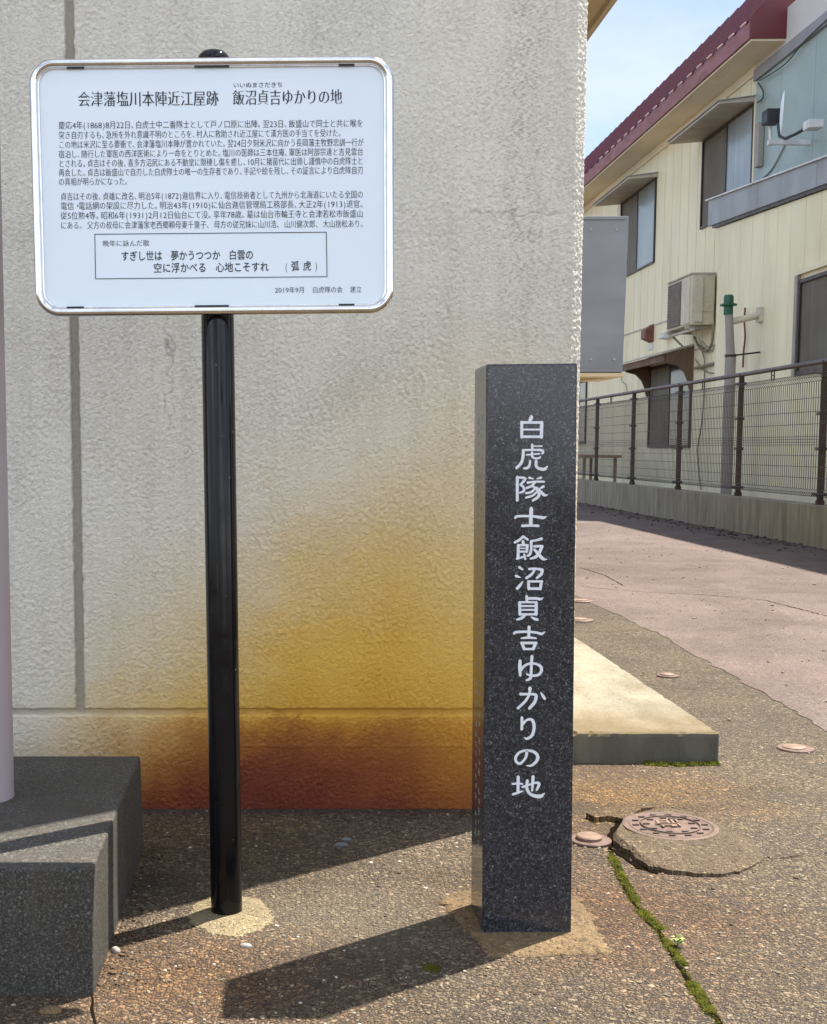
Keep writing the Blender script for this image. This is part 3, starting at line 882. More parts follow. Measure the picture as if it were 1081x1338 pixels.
# mortar collar round the pole foot
def collar(cx, cy, rx, ry, hz, seed, parent, m, name='footing', sq=0):
    rg = random.Random(seed)
    N = 120; rings = []
    jit = [rg.uniform(-.035, .035) for _ in range(N)]
    ph = [rg.uniform(0, 6.28) for _ in range(6)]
    for fr, z in ((1.06, -0.01), (1.0, 0.0012), (0.9, hz * 0.45), (0.7, hz * 0.9), (0.4, hz), (0.02, hz * 1.05)):
        ring = []
        for i in range(N):
            a = 2 * math.pi * i / N
            w = 1 + 0.05 * math.sin(2 * a + ph[0]) + 0.035 * math.sin(5 * a + ph[1]) + 0.02 * math.sin(11 * a + ph[2])
            if sq:
                w *= 1 / max(abs(math.cos(a)), abs(math.sin(a))) ** sq
            if fr >= 0.9: w += jit[i]
            ring.append((cx + rx * fr * w * math.cos(a), cy + ry * fr * w * math.sin(a), z))
        rings.append(ring)
    k = MB()
    vs = [p for r_ in rings for p in r_]
    fs = []
    for j in range(len(rings) - 1):
        for i in range(N):
            l = (i + 1) % N
            fs.append((j * N + i, j * N + l, (j + 1) * N + l, (j + 1) * N + i))
    fs.append(tuple((len(rings) - 1) * N + i for i in range(N)))
    k.add(vs, fs)
    return obj(name, k, m, parent, smooth=50)
collar(-0.112, 2.330, 0.080, 0.100, 0.005, 3, sign, 'mortar')

# ================================================================== STONE MONUMENT
ST = thing('stone_monument', 'polished black granite pillar with white carved Japanese characters, at the wall corner', 'monument', (0.423, 2.30, 0), (0, -0.0085, 0))
MT = ROOTM[ST]; MTI = MT.inverted()
fl0 = MTI @ at_z(630, 1222); fr0 = MTI @ at_z(748, 1224); bl0 = MTI @ at_z(617, 1185)
yF = fl0.y; yB = bl0.y
ztop = (MTI @ at_y(636, 475.5, yF + 2.30)).z
xl1 = (MTI @ at_y(636, 476, yF + 2.30)).x; xr1 = (MTI @ at_y(755, 474, yF + 2.30)).x
k = MB().hexa([(fl0.x, yF, -0.03), (fr0.x, yF, -0.03), (fr0.x, yB, -0.03), (fl0.x, yB, -0.03),
               (xl1, yF, ztop), (xr1, yF, ztop), (xr1, yB, ztop), (xl1, yB, ztop)])
pillar = obj('pillar', k, 'granite', ST, bevel=0.0035, segs=2, local=True)
# brush-style characters: strokes of changing width, measured on the face
CH_ = {
 535: [[(535,125,38),(530,165,78),(490,250,50)],[(340,255,62),(338,560,56)],[(330,262,52),(745,262,52)],[(742,262,68),(735,560,66)],[(340,405,36),(730,405,36)],[(340,550,52),(740,550,52)]],
 575: [[(550,92,48),(550,200,48)],[(560,122,30),(650,122,26),(745,120,32)],[(360,202,40),(620,198,42),(735,205,52),(768,238,52),(755,272,42)],[(372,205,56),(365,330,58),(328,460,58),(235,562,58)],
       [(440,297,32),(700,276,32)],[(548,248,42),(545,320,48),(595,366,40),(690,362,40),(715,332,24)],[(508,420,42),(497,500,50),(455,560,56),(385,570,40)],[(630,425,58),(630,520,58),(690,575,56),(800,585,62),(852,535,34)]],
 615: [[(250,130,62),(248,600,58)],[(240,135,40),(390,148,52),(395,190,55),(312,285,44)],[(312,280,44),(375,335,50),(380,410,52),(300,445,34)],[(492,142,50),(580,165,18)],[(725,142,52),(640,165,18)],
       [(455,240,46),(620,222,44),(790,222,40)],[(610,228,46),(550,300,46),(440,350,48)],[(560,312,40),(648,380,56),(688,445,60),(668,530,60),(560,602,46)],[(602,368,40),(530,430,46),(422,455,40)],
       [(650,422,40),(560,500,46),(422,545,40)],[(778,318,54),(702,362,34)],[(640,342,46),(720,420,56),(790,490,60),(858,490,18)]],
 655: [[(530,128,42),(530,180,78),(520,470,72)],[(208,335,46),(260,302,50),(520,300,46),(720,325,62),(780,332,56),(848,302,10)],[(348,495,54),(520,490,46),(672,495,56)]],
 690: [[(372,168,46),(290,240,52),(198,290,50)],[(372,172,46),(458,232,46)],[(365,268,56),(370,330,62)],[(270,345,58),(265,610,60)],[(270,345,44),(460,345,44)],[(455,345,52),(440,480,52)],[(270,408,26),(450,408,26)],[(270,475,44),(440,475,44)],
       [(240,620,44),(398,572,38)],[(390,530,40),(410,625,46)],[(738,215,62),(640,245,46),(530,262,46)],[(530,265,56),(530,430,52),(502,530,56),(458,558,46)],[(595,370,52),(750,362,50)],[(750,368,60),(690,500,64),(620,582,60),(512,618,34)],[(592,432,46),(680,530,64),(770,622,60),(848,630,14)]],
 725: [[(290,252,52),(355,294,38)],[(225,425,56),(308,455,22)],[(355,542,28),(300,620,60),(248,678,60)],[(492,285,52),(620,280,46),(745,300,58)],[(755,302,60),(730,390,62),(642,468,46)],[(602,300,40),(540,390,52),(432,468,54)],
       [(470,535,46),(750,535,46)],[(475,540,56),(480,690,56)],[(738,535,58),(712,690,56)],[(480,682,50),(712,682,50)]],
 765: [[(437,214,52),(445,320,56)],[(450,262,56),(622,262,56),(715,275,52),(772,245,12)],[(295,345,60),(302,585,60)],[(630,345,66),(628,585,66)],[(298,338,42),(630,338,42)],[(298,415,40),(630,415,40)],[(298,492,38),(630,492,38)],[(302,582,46),(628,582,46)],
       [(412,592,46),(340,655,60),(242,690,38)],[(532,638,28),(600,675,56),(655,690,54)]],
 800: [[(487,294,60),(480,500,62)],[(182,430,46),(240,400,54),(480,395,46),(640,412,50),(740,435,54),(812,395,12)],[(332,525,32),(480,512,52),(628,525,34)],[(332,620,54),(632,620,54)],[(345,625,66),(388,742,58)],[(618,625,68),(572,742,60)],[(388,742,46),(572,742,46)]],
 845: [[(305,284,62),(300,430,72),(310,582,50)],[(322,480,50),(380,400,50),(480,346,50),(620,346,50),(718,400,60),(735,490,60),(670,570,56),(540,585,46),(440,555,32)],[(545,195,62),(535,350,56),(525,560,56),(508,640,62),(434,678,40)]],
 885: [[(314,340,58),(460,340,48),(595,345,52),(628,380,64),(600,500,66),(492,628,58)],[(505,220,72),(490,340,46),(420,470,52),(262,625,54)],[(725,312,30),(770,380,56),(803,435,50)]],
 925: [[(342,195,56),(345,300,62),(340,432,56)],[(366,330,46),(420,260,46),(500,230,52),(560,260,62),(590,380,62),(550,550,62),(450,620,54),(392,605,22)]],
 960: [[(442,345,60),(420,460,52),(340,560,52),(290,585,52),(225,540,56),(220,450,56),(300,355,52),(440,320,46),(580,345,60),(660,430,66),(640,530,62),(540,620,50),(438,625,22)]],
 995: [[(345,314,66),(340,610,58)],[(228,455,40),(340,445,46),(432,455,34)],[(238,665,46),(340,630,52),(442,596,18)],[(432,515,46),(600,460,42),(700,430,46),(765,452,62),(720,575,46)],[(645,308,66),(635,450,56),(625,588,46)],[(528,390,62),(520,540,62),(580,650,62),(700,700,72),(800,700,76),(880,638,12)]],
}
def cr(p, n=7):
    """Catmull-Rom through (x, y, w)"""
    P = [np.array(q, float) for q in p]
    if len(P) == 2:
        return [P[0] + (P[1] - P[0]) * t for t in np.linspace(0, 1, 6)]
    P = [2 * P[0] - P[1]] + P + [2 * P[-1] - P[-2]]
    out = []
    for i in range(1, len(P) - 2):
        for t in np.linspace(0, 1, n, endpoint=(i == len(P) - 3)):
            a, b2, c2, d2 = P[i - 1], P[i], P[i + 1], P[i + 2]
            out.append(0.5 * (2 * b2 + (c2 - a) * t + (2 * a - 5 * b2 + 4 * c2 - d2) * t * t + (3 * b2 - 3 * c2 + d2 - a) * t ** 3))
    return out
def stroke(mb, pts3, ws, y, depth):
    """ribbon in the local x-z plane with rounded ends, closed prism of the given depth"""
    n = len(pts3)
    L, Rr = [], []
    for i in range(n):
        a = pts3[max(i - 1, 0)]; b2 = pts3[min(i + 1, n - 1)]
        d = (b2 - a); d.y = 0; d.normalize()
        nn = Vector((-d.z, 0, d.x))
        L.append(pts3[i] + nn * ws[i]); Rr.append(pts3[i] - nn * ws[i])
    def cap(p, d, w):
        ang = math.atan2(d.z, d.x)
        return [p + Vector((math.cos(ang + a), 0, math.sin(ang + a))) * w for a in (1.1, 0.55, 0.0, -0.55, -1.1)]
    d1 = (pts3[-1] - pts3[-2]).normalized(); d0 = (pts3[0] - pts3[1]).normalized()
    c1 = cap(pts3[-1], d1, ws[-1] * 0.95)
    c0 = cap(pts3[0], d0, ws[0] * 0.95)
    vs = []; fs = []
    for yy in (y - depth, y + 0.002):
        vs += [Vector((p.x, yy, p.z)) for p in L + Rr + c1 + c0]
    m = len(L) * 2 + 10
    for i in range(n - 1):
        fs.append((i, i + 1, n + i + 1, n + i))
    fs.append((n - 1,) + tuple(2 * n + i for i in range(5)) + (2 * n - 1,))
    fs.append((n,) + tuple(2 * n + 5 + i for i in range(5)) + (0,))
    loop = list(range(n)) + [2 * n + i for i in range(5)] + list(range(2 * n - 1, n - 1, -1)) + [2 * n + 5 + i for i in range(5)]
    for i in range(len(loop)):
        a, b2 = loop[i], loop[(i + 1) % len(loop)]
        fs.append((a, b2, b2 + m, a + m))
    mb.add(vs, fs)
ZS = 70.0 / 1081.0
ci = 0
for y0_, strokes in CH_.items():
    xo = 655 if y0_ == 995 else 660
    mbk = MB()
    for sk in strokes:
        ci += 1
        pts = cr(sk)
        w3 = [MTI @ at_y(xo + q[0] * ZS, y0_ + q[1] * ZS, yF + 2.30) for q in pts]
        ws = [max(q[2], 6) * 0.5 * ZS * 2.23 / 1680 for q in pts]
        stroke(mbk, w3, ws, yF, 0.0003 + 0.00004 * (ci % 13))
    obj('carved_character', mbk, 'paint_letter', pillar, local=True)
# worn inscription down the left face: small shallow cuts, unreadable in the photo
rg = random.Random(12)
for colx, y_from, y_to in ((0.38, 550, 1100), (0.66, 545, 1100)):
    mbk = MB()
    vv = y_from
    while vv < y_to:
        hgt = rg.uniform(5, 9)
        for _ in range(rg.randint(4, 7)):
            zc = at_y(620, vv + rg.uniform(-hgt / 2, hgt / 2), 2.30).z
            yc = yF + (yB - yF) * (1 - colx) + rg.uniform(-0.007, 0.007)
            t = zc / ztop
            xf = fl0.x + (xl1 - fl0.x) * t
            hv = rg.random() < 0.45
            ly, lz = (0.006, 0.0006) if hv else (0.0009, 0.0042)
            ly *= rg.uniform(.5, 1); lz *= rg.uniform(.7, 1)
            dx = 0.0002 + 0.00003 * rg.randint(0, 9)
            mbk.box(xf - dx, xf + 0.001, yc - ly, yc + ly, zc - lz, zc + lz)
        vv += rg.uniform(12, 15) if rg.random() > 0.1 else 22
    obj('worn_inscription', mbk, 'worn_letter', pillar, local=True)
# mortar bed under the pillar
rg = random.Random(4)
poly = [at_z(u, v) for u, v in ((572, 1178), (600, 1206), (640, 1250), (700, 1251), (798, 1246), (786, 1222), (768, 1192), (752, 1172), (700, 1160), (625, 1158))]
k = MB()
N = len(poly)
outer = []
for a, b2 in zip(poly, poly[1:] + poly[:1]):
    for t in np.linspace(0, 1, 12, endpoint=False):
        p = a.lerp(b2, float(t)); outer.append(Vector((p.x + rg.uniform(-.005, .005), p.y + rg.uniform(-.005, .005), 0)))
cen = Vector((0.425, 2.30, 0))
r0 = [Vector((cen.x + (p.x - cen.x) * 1.03, cen.y + (p.y - cen.y) * 1.03, -0.01)) for p in outer]
r1 = [Vector((p.x, p.y, 0.0016)) for p in outer]
r2 = [Vector((cen.x + (p.x - cen.x) * .92, cen.y + (p.y - cen.y) * .93, 0.0042)) for p in outer]
r3 = [Vector((cen.x + (p.x - cen.x) * .4, cen.y + (p.y - cen.y) * .4, 0.006)) for p in outer]
N = len(outer)
vs = r0 + r1 + r2 + r3; fs = []
for j in range(3):
    for i in range(N):
        l = (i + 1) % N
        fs.append((j * N + i, j * N + l, (j + 1) * N + l, (j + 1) * N + i))
fs.append(tuple(3 * N + i for i in range(N)))
k.add(vs, fs)
obj('footing', k, 'mortar_rust', ST, smooth=60)

# ================================================================== MANHOLE, BROKEN MOUND, CAPS
mh_c = at_z(876, 1079)
def mound():
    rg = random.Random(9)
    pix = [(802, 1098), (806, 1110), (822, 1118), (834, 1130), (850, 1138), (880, 1143), (910, 1146), (940, 1146), (968, 1142), (986, 1134), (998, 1122), (992, 1108), (975, 1095), (950, 1080), (915, 1067), (876, 1060), (838, 1064), (812, 1078)]
    out = []
    P = [at_z(u, v) for u, v in pix]
    for a, b2 in zip(P, P[1:] + P[:1]):
        for t in (0, .33, .66):
            p = a.lerp(b2, t); out.append(Vector((p.x + rg.uniform(-.005, .005), p.y + rg.uniform(-.004, .004), 0)))
    c = at_z(876, 1083)
    k = MB(); N = len(out)
    vs = []
    for fr, z in ((1.0, -0.02), (0.995, 0.007), (0.94, 0.012), (0.8, 0.019), (0.62, 0.0225), (0.3, 0.0225)):
        for i, p in enumerate(out):
            a = math.atan2(p.y - c.y, p.x - c.x)
            zz = z
            lf = 0.5 - 0.5 * math.cos(a - 0.35)            # broken high edge on the left, feathering out in front and to the right
            if z > 0: zz = z * (1.0 if fr < .7 else (0.10 + 1.9 * lf * lf) if fr > .9 else (.55 + .5 * lf))
            vs.append((c.x + (p.x - c.x) * fr, c.y + (p.y - c.y) * fr, zz))
    fs = []
    for j in range(5):
        for i in range(N):
            l = (i + 1) % N
            fs.append((j * N + i, j * N + l, (j + 1) * N + l, (j + 1) * N + i))
    fs.append(tuple(5 * N + i for i in range(N)))
    return k.add(vs, fs)
o = obj('concrete_mound', mound(), 'mound_concrete', None, smooth=25)
tag(o, 'cracked raised concrete surround under the large round iron cover', 'concrete surround')
def cover_disc(rad, c, lab, dome=0.0, rings=True, marks=False, name='drain_cover', m='iron', grp=None, tilt=(0, 0)):
    t = thing(name, lab, 'drain cover', c, (tilt[0], tilt[1], 0), grp)
    k = MB()
    if dome:
        k.lathe([(rad, -0.012), (rad, 0.0015), (rad * .97, 0.003), (rad * .72, 0.004)], (0, 0, 0), 40)
        obj('rim', k, m, t, smooth=35, local=True)
        k = MB().lathe([(rad * .62, 0.0035), (rad * .62, 0.0035 + dome * .7), (rad * .56, 0.0035 + dome), (0.001, 0.0035 + dome * 1.15)], (rad * -.08, 0, 0), 40)
        obj('plug', k, 'rust_cap', t, smooth=35, local=True)
    else:
        k.lathe([(rad, -0.02), (rad, 0.004), (rad * .985, 0.0044), (rad * .90, 0.0044), (rad * .885, 0.003), (rad * .865, 0.003), (rad * .85, 0.0044), (0.001, 0.0044)], (0, 0, 0), 64)
        obj('plate', k, m, t, smooth=30, local=True)
        if rings:
            k = MB()
            pts = [Vector((rad * .62 * math.cos(a), rad * .62 * math.sin(a), 0.0066)) for a in np.linspace(0, 2 * math.pi, 48, endpoint=False)]
            k.tube(pts, 0.0016, 6, closed=True)
            obj('ring', k, m, t, smooth=60, local=True)
        if marks:
            k = MB(); rg = random.Random(5)
            for rr, nn, ln in ((.74, 14, .05), (.50, 9, .05)):
                for i in range(nn):
                    a = 2 * math.pi * i / nn + (.2 if rr < .6 else 0)
                    cx, cy_ = rr * rad * math.cos(a), rr * rad * math.sin(a)
                    k.box(cx - ln * rad * 1.3, cx + ln * rad * 1.3, cy_ - .028 * rad, cy_ + .028 * rad, 0.005, 0.0072)
            obj('slot', k, 'iron_dark', t, local=True)
            k = MB()
            for i, (x_, y_, w_, h_) in enumerate(((-.22, .14, .03, .13), (-.11, .14, .09, .02), (-.11, .26, .09, .02), (0, .18, .025, .12), (.1, .18, .025, .12), (-.05, .03, .26, .02), (.2, .2, .02, .1), (-.12, -.1, .12, .02), (.05, -.12, .06, .05), (.17, -.08, .02, .08), (-.2, -.16, .02, .06))):
                k.box((x_ - w_) * rad, (x_ + w_) * rad, (y_ - h_) * rad, (y_ + h_) * rad, 0.006, 0.0079 + i * 0.00012)
            obj('raised_mark', k, 'rust_cap', t, local=True)
            k = MB().lathe([(rad * .10, 0.004), (rad * .10, 0.0085), (rad * .06, 0.0085), (rad * .055, 0.0070)], (rad * .17, rad * .38, 0), 20)
            obj('key_hole', k, 'iron_dark', t, smooth=40, local=True)
    return t
c = at_z(876, 1080, 0.021)
rad = (at_z(937, 1081, 0.023).x - at_z(815, 1081, 0.023).x) / 2
cover_disc(rad, (c.x, c.y, 0.0195), 'largest round iron cover with raised rings, set in the cracked concrete surround', marks=True, tilt=(0.01, 0.0), name='manhole_cover')
c = at_z(772, 1100); cover_disc(0.046, (c.x, c.y, 0.003), 'small round drain cap with domed plug beside the foot of the black pillar', dome=0.009, name='drain_cap')
c = at_z(1040, 979); cover_disc(0.052, (c.x, c.y, 0.002), 'pinkish round drain cap with plug on the coarse asphalt right of the concrete slab end', dome=0.004, name='drain_cap')
c = at_z(873, 884); cover_disc(0.042, (c.x, c.y, 0.003), 'tiny round drain cap beside the long edge of the concrete slab', dome=0.005, name='drain_cap')
c = at_z(752, 786); cover_disc(0.07, (c.x + .03, c.y, 0.004), 'flat drain cap farther off at the pillar edge, beyond the slab', dome=0.005, name='drain_cap')
c = at_z(752, 811); cover_disc(0.07, (c.x + .02, c.y, 0.004), 'flat drain cap nearer the slab, half hidden by the pillar edge', dome=0.005, name='drain_cap')

# dark gap beside the mound and cracks in the paving: shallow channels lined with dirt, as thin sheets
def crack(pix, w, name, seed, z=0.0022):
    rg = random.Random(seed)
    P = [at_z(u, v) for u, v in pix]
    pts = []
    for a, b2 in zip(P[:-1], P[1:]):
        n = max(3, int((b2 - a).length / 0.02))
        for i in range(n): pts.append(a.lerp(b2, i / n))
    pts.append(P[-1])
    L, Rr = [], []
    for i, p in enumerate(pts):
        a = pts[max(i - 1, 0)]; b2 = pts[min(i + 1, len(pts) - 1)]
        d = (b2 - a).normalized(); nn = Vector((-d.y, d.x, 0))
        j = rg.uniform(-1, 1) * w * .9
        ww = w * rg.uniform(.35, 1.1) * (0.25 if i in (0, len(pts) - 1) else 1)
        L.append(Vector((p.x, p.y, z)) + nn * (j + ww)); Rr.append(Vector((p.x, p.y, z)) + nn * (j - ww))
    n = len(pts)
    k = MB().add(L + Rr, [(i, n + i, n + i + 1, i + 1) for i in range(n - 1)])
    return struct(obj(name, k, 'crack_dirt'), 'structure')
crack([(797, 1108), (812, 1150), (834, 1188), (868, 1230), (896, 1276), (935, 1330), (952, 1360)], 0.0045, 'paving_crack', 1)
crack([(812, 1072), (801, 1084), (797, 1096), (802, 1110), (818, 1121), (838, 1135), (858, 1143)], 0.010, 'paving_gap', 2)
lip = [at_z(u, v) for u, v in ((766, 1069), (778, 1075), (796, 1073), (814, 1077), (826, 1072), (838, 1063), (858, 1055), (820, 1053), (782, 1058))]
k = MB(); nl = len(lip); lc = sum(lip, Vector()) / nl
k.add([(p.x, p.y, -0.01) for p in lip] + [(p.x, p.y, 0.013 if i < 6 else 0.001) for i, p in enumerate(lip)] + [(lc.x, lc.y, 0.013)],
      [(i, (i + 1) % nl, nl + (i + 1) % nl, nl + i) for i in range(nl)] + [(nl + i, nl + (i + 1) % nl, 2 * nl) for i in range(nl)])
tag(obj('broken_asphalt', k, 'asphalt'), 'lifted broken edge of asphalt behind the small domed drain cap', 'asphalt piece')
crack([(757, 767), (790, 770), (850, 775), (920, 778), (1000, 785), (1081, 806)], 0.005, 'paving_crack', 4, 0.0044)
crack([(757, 742), (790, 752), (815, 766)], 0.004, 'paving_crack', 5, 0.0044)
crack([(752, 826), (790, 826), (840, 824)], 0.003, 'paving_crack', 6, 0.0044)
crack([(120, 1300), (122, 1318), (128, 1345)], 0.003, 'paving_crack', 7)
crack([(998, 1122), (1020, 1123), (1050, 1118)], 0.002, 'paving_crack', 8)
# far edge trim line of the pale patch at right
k = MB()
for (u, v, u2, v2) in ((985, 788, 1081, 808),):
    a, b2 = at_z(u, v), at_z(u2, v2)
# ---- moss
def moss(name, pix, w, hgt, n, seed, lab=None):
    rg = random.Random(seed)
    P = [at_z(u, v) for u, v in pix]
    k = MB()
    segs = list(zip(P[:-1], P[1:]))
    ln = [(b2 - a).length for a, b2 in segs]; tot = sum(ln)
    for _ in range(n):
        d = rg.uniform(0, tot); i = 0
        while d > ln[i] and i < len(ln) - 1: d -= ln[i]; i += 1
        a, b2 = segs[i]
        p = a.lerp(b2, min(1, d / ln[i]))
        dd = (b2 - a).normalized(); nn = Vector((-dd.y, dd.x, 0))
        q = p + nn * rg.gauss(0, 0.45) * w
        r_ = rg.uniform(.0014, .0042)
        h_ = .62 * hgt * rg.uniform(.4, 1.1) * max(.15, 1 - abs((q - p).length / w) * .6)
        a0 = rg.uniform(0, 6)
        vs = [(q.x + r_ * math.cos(a0 + t * 1.2566) * rg.uniform(.7, 1.2), q.y + r_ * math.sin(a0 + t * 1.2566) * rg.uniform(.7, 1.2), h_ * .35) for t in range(5)]
        vs0 = [(x_, y_, -0.002) for x_, y_, _z in vs]
        k.add(vs0 + vs + [(q.x + rg.uniform(-.3, .3) * r_, q.y + rg.uniform(-.3, .3) * r_, h_)],
              [(t, (t + 1) % 5, 5 + (t + 1) % 5, 5 + t) for t in range(5)] + [(5 + t, 5 + (t + 1) % 5, 10) for t in range(5)])
    o = obj(name, k, 'moss', None, smooth=70)
    return struct(o, 'stuff')
moss('moss', [(800, 1120), (812, 1145), (832, 1180)], 0.010, 0.011, 1300, 1)
moss('moss', [(838, 1190), (850, 1203), (864, 1215)], 0.011, 0.011, 700, 2)
moss('moss', [(868, 1228), (880, 1243), (893, 1262)], 0.009, 0.010, 650, 3)
moss('moss', [(902, 1284), (915, 1302), (930, 1326)], 0.010, 0.011, 700, 4)
moss('moss', [(797, 1112), (834, 1186), (868, 1228), (896, 1274), (940, 1338)], 0.006, 0.006, 1100, 9)
moss('moss', [(842, 999), (880, 1001), (940, 999)], 0.012, 0.020, 1500, 5)
moss('moss', [(556, 1265), (574, 1266)], 0.012, 0.006, 300, 6)
# pale little weed in the crack
wp = at_z(886, 1238)
k = MB(); rg = random.Random(8)
for i in range(16):
    a = rg.uniform(0, 6.28); l = rg.uniform(.008, .016); h_ = rg.uniform(.008, .024)
    d = Vector((math.cos(a), math.sin(a), 0)); nn = Vector((-d.y, d.x, 0))
    p0 = Vector((wp.x, wp.y, h_ * .5)); p1 = p0 + d * l * .5 + Vector((0, 0, h_ * .4)); p2 = p0 + d * l + Vector((0, 0, h_ * .35))
    k.add([p0 - nn * .0012, p0 + nn * .0012, p1 + nn * .004, p2, p1 - nn * .004], [(0, 1, 2, 3, 4)])
    k.tube([(wp.x, wp.y, 0), p0], 0.0006, 4)
tag(obj('weed', k, 'leaf_pale'), 'tiny pale green weed growing in the mossy paving crack', 'weed')

# ---- loose grit: nobody could count it
def pebbles(name, n, region, rmin, rmax, seed, m):
    rg = random.Random(seed); k = MB()
    ico = [(0, 0, 1), (.894, 0, .447), (.276, .851, .447), (-.724, .526, .447), (-.724, -.526, .447), (.276, -.851, .447), (.724, .526, -.447), (-.276, .851, -.447), (-.894, 0, -.447), (-.276, -.851, -.447), (.724, -.526, -.447), (0, 0, -1)]
    fcs = [(0, 1, 2), (0, 2, 3), (0, 3, 4), (0, 4, 5), (0, 5, 1), (1, 6, 2), (2, 7, 3), (3, 8, 4), (4, 9, 5), (5, 10, 1), (6, 7, 2), (7, 8, 3), (8, 9, 4), (9, 10, 5), (10, 6, 1), (11, 7, 6), (11, 8, 7), (11, 9, 8), (11, 10, 9), (11, 6, 10)]
    for _ in range(n):
        p = region(rg)
        if p is None: continue
        r_ = rmin + (rmax - rmin) * rg.random() ** 3
        s_ = (rg.uniform(.7, 1.4), rg.uniform(.7, 1.3), rg.uniform(.35, .7)); a = rg.uniform(0, 6.28)
        ca, sa = math.cos(a), math.sin(a)
        vs = []
        for x_, y_, z_ in ico:
            j = rg.uniform(.8, 1.2)
            x2, y2, z2 = x_ * s_[0] * r_ * j, y_ * s_[1] * r_ * j, z_ * s_[2] * r_ * j
            vs.append((p[0] + x2 * ca - y2 * sa, p[1] + x2 * sa + y2 * ca, p[2] + z2))
        k.add(vs, fcs)
    return struct(obj(name, k, m, None, smooth=40), 'stuff')
def blocked(x, y):
    if x < -0.31 and y > 1.96: return True
    if y > YW - 0.01 and x < 0.69: return True
    if 0.66 < x < 1.20 and y > 3.48: return True
    if 0.26 < x < 0.58 and 2.14 < y < 2.46: return True
    if (x + .12) ** 2 + (y - 2.34) ** 2 < .1 ** 2: return True
    if math.hypot((x - .88) / .19, (y - 2.86) / .19) < 1: return True
    if math.hypot(x - .67, y - 2.8) < .06: return True
    return False
def reg_near(rg):
    y = 1.80 + (rg.random() ** 1.3) * 2.2
    x = rg.uniform(-.5, 1.2 + y * .25)
    if blocked(x, y): return None
    return (x, y, 0.0008)
pebbles('gravel', 10000, reg_near, .0012, .0042, 21, 'pebble')
pebbles('pale_gravel', 700, reg_near, .0011, .0042, 22, 'pebble_pale')
def reg_alley(rg):
    y = 4 + rg.random() * 10; x = rg.uniform(1.3, 4.5)
    return (x, y, 0.005)
pebbles('alley_gravel', 900, reg_alley, .002, .010, 23, 'pebble')
def reg_fence(rg):
    y = rg.uniform(9, 20); x = 4.6 - abs(rg.gauss(0, .22))
    return (x, y, 0.006)
pebbles('dry_litter', 500, reg_fence, .006, .022, 24, 'iron_dark')
def reg_foot(rg):
    if rg.random() < .55:
        x, y = rg.uniform(-.30, .62), 3.035 - abs(rg.gauss(0, .05))
    elif rg.random() < .6:
        x, y = -.315 + abs(rg.gauss(0, .03)), rg.uniform(2.0, 3.0)
    else:
        x, y = rg.uniform(-.25, 1.2), rg.uniform(1.85, 3.3)
    if blocked(x, y): return None
    return (x, y, 0.0015)
pebbles('dead_leaf_litter', 420, reg_foot, .0015, .0062, 27, 'dead_leaf')
pebbles('dirt_crumbs', 900, reg_foot, .0012, .0045, 28, 'dead_leaf')
def flat_stone(u, v, lab, s_, m, seed, name='stone'):
    rg = random.Random(seed); p = at_z(u, v); k = MB()
    vs = []; N = 12; prof = ((1, -0.001), (1.05, .25), (.85, .7), (.4, 1.0))
    for fr, z in prof:
        for i in range(N):
            a = 2 * math.pi * i / N
            w = 1 + .12 * math.sin(2 * a + seed) + .07 * math.sin(3 * a + seed * 2)
            vs.append((p.x + s_[0] * fr * w * math.cos(a), p.y + s_[1] * fr * w * math.sin(a), max(z, -.1) * s_[2]))
    fs = [(j * N + i, j * N + (i + 1) % N, (j + 1) * N + (i + 1) % N, (j + 1) * N + i) for j in range(3) for i in range(N)] + [tuple(3 * N + i for i in range(N))]
    k.add(vs, fs)
    tag(obj(name, k, m, None, smooth=50), lab, 'stone')
flat_stone(446, 1105, 'nearer of two flat grey stones in the shade before the wall', (.014, .010, .007), 'slate', 1)
flat_stone(453, 1098, 'farther of two flat grey stones in the shade before the wall', (.010, .007, .006), 'slate', 2)
flat_stone(151, 1244, 'white pebble touching the corner of the granite step', (.008, .007, .009), 'pebble_pale', 3)
flat_stone(321, 1237, 'pale chip lying in front of the black pole foot', (.011, .006, .006), 'pebble_pale', 4)
flat_stone(66, 1322, 'rusty brown stone at the front of the granite step', (.02, .012, .008), 'mortar_rust', 5)

# ================================================================== LOW WALL AND MESH FENCE
XF = 4.60
k = MB().box(XF, XF + 0.16, 3.0, 40, -0.2, 0.368)
tag(obj('low_wall', k, 'concrete_wall', None, bevel=0.008), 'low streaked concrete wall carrying the brown mesh fence along the alley', 'wall')
fen = thing('mesh_fence', 'dark brown wire mesh fence with round top rail on the low concrete wall', 'fence', (XF + .08, 15, 0.368))
YP = [11.375 + 2.095 * i for i in range(-1, 6)]
XP = XF + 0.08
ZR = 1.625
for yp in YP:
    k = MB().tube([(XP, yp, 0.36), (XP, yp, ZR + 0.01)], 0.0285, 12)
    po = obj('post', k, 'fence_brown', fen, smooth=40)
    for zz, w_ in ((0.46, 1.5), (0.86, .85), (1.17, .85), (1.53, 1.2)):
        k = MB().box(XP - 0.045, XP + 0.03, yp - 0.055 * w_, yp + 0.055 * w_, zz - 0.014, zz + 0.014)
        obj('clamp', k, 'fence_brown', po, bevel=0.004)
    k = MB().lathe([(0.04, 0.0), (0.04, 0.03), (0.03, 0.045)], (XP, yp, 0.3685), 16)
    obj('base_collar', k, 'fence_brown', po, smooth=40)
k = MB().tube([(XP, YP[0] - .3, ZR), (XP, YP[-1] + .3, ZR)], 0.0225, 12)
obj('top_rail', k, 'rail_grey', fen, smooth=40)
XM = XP - 0.040
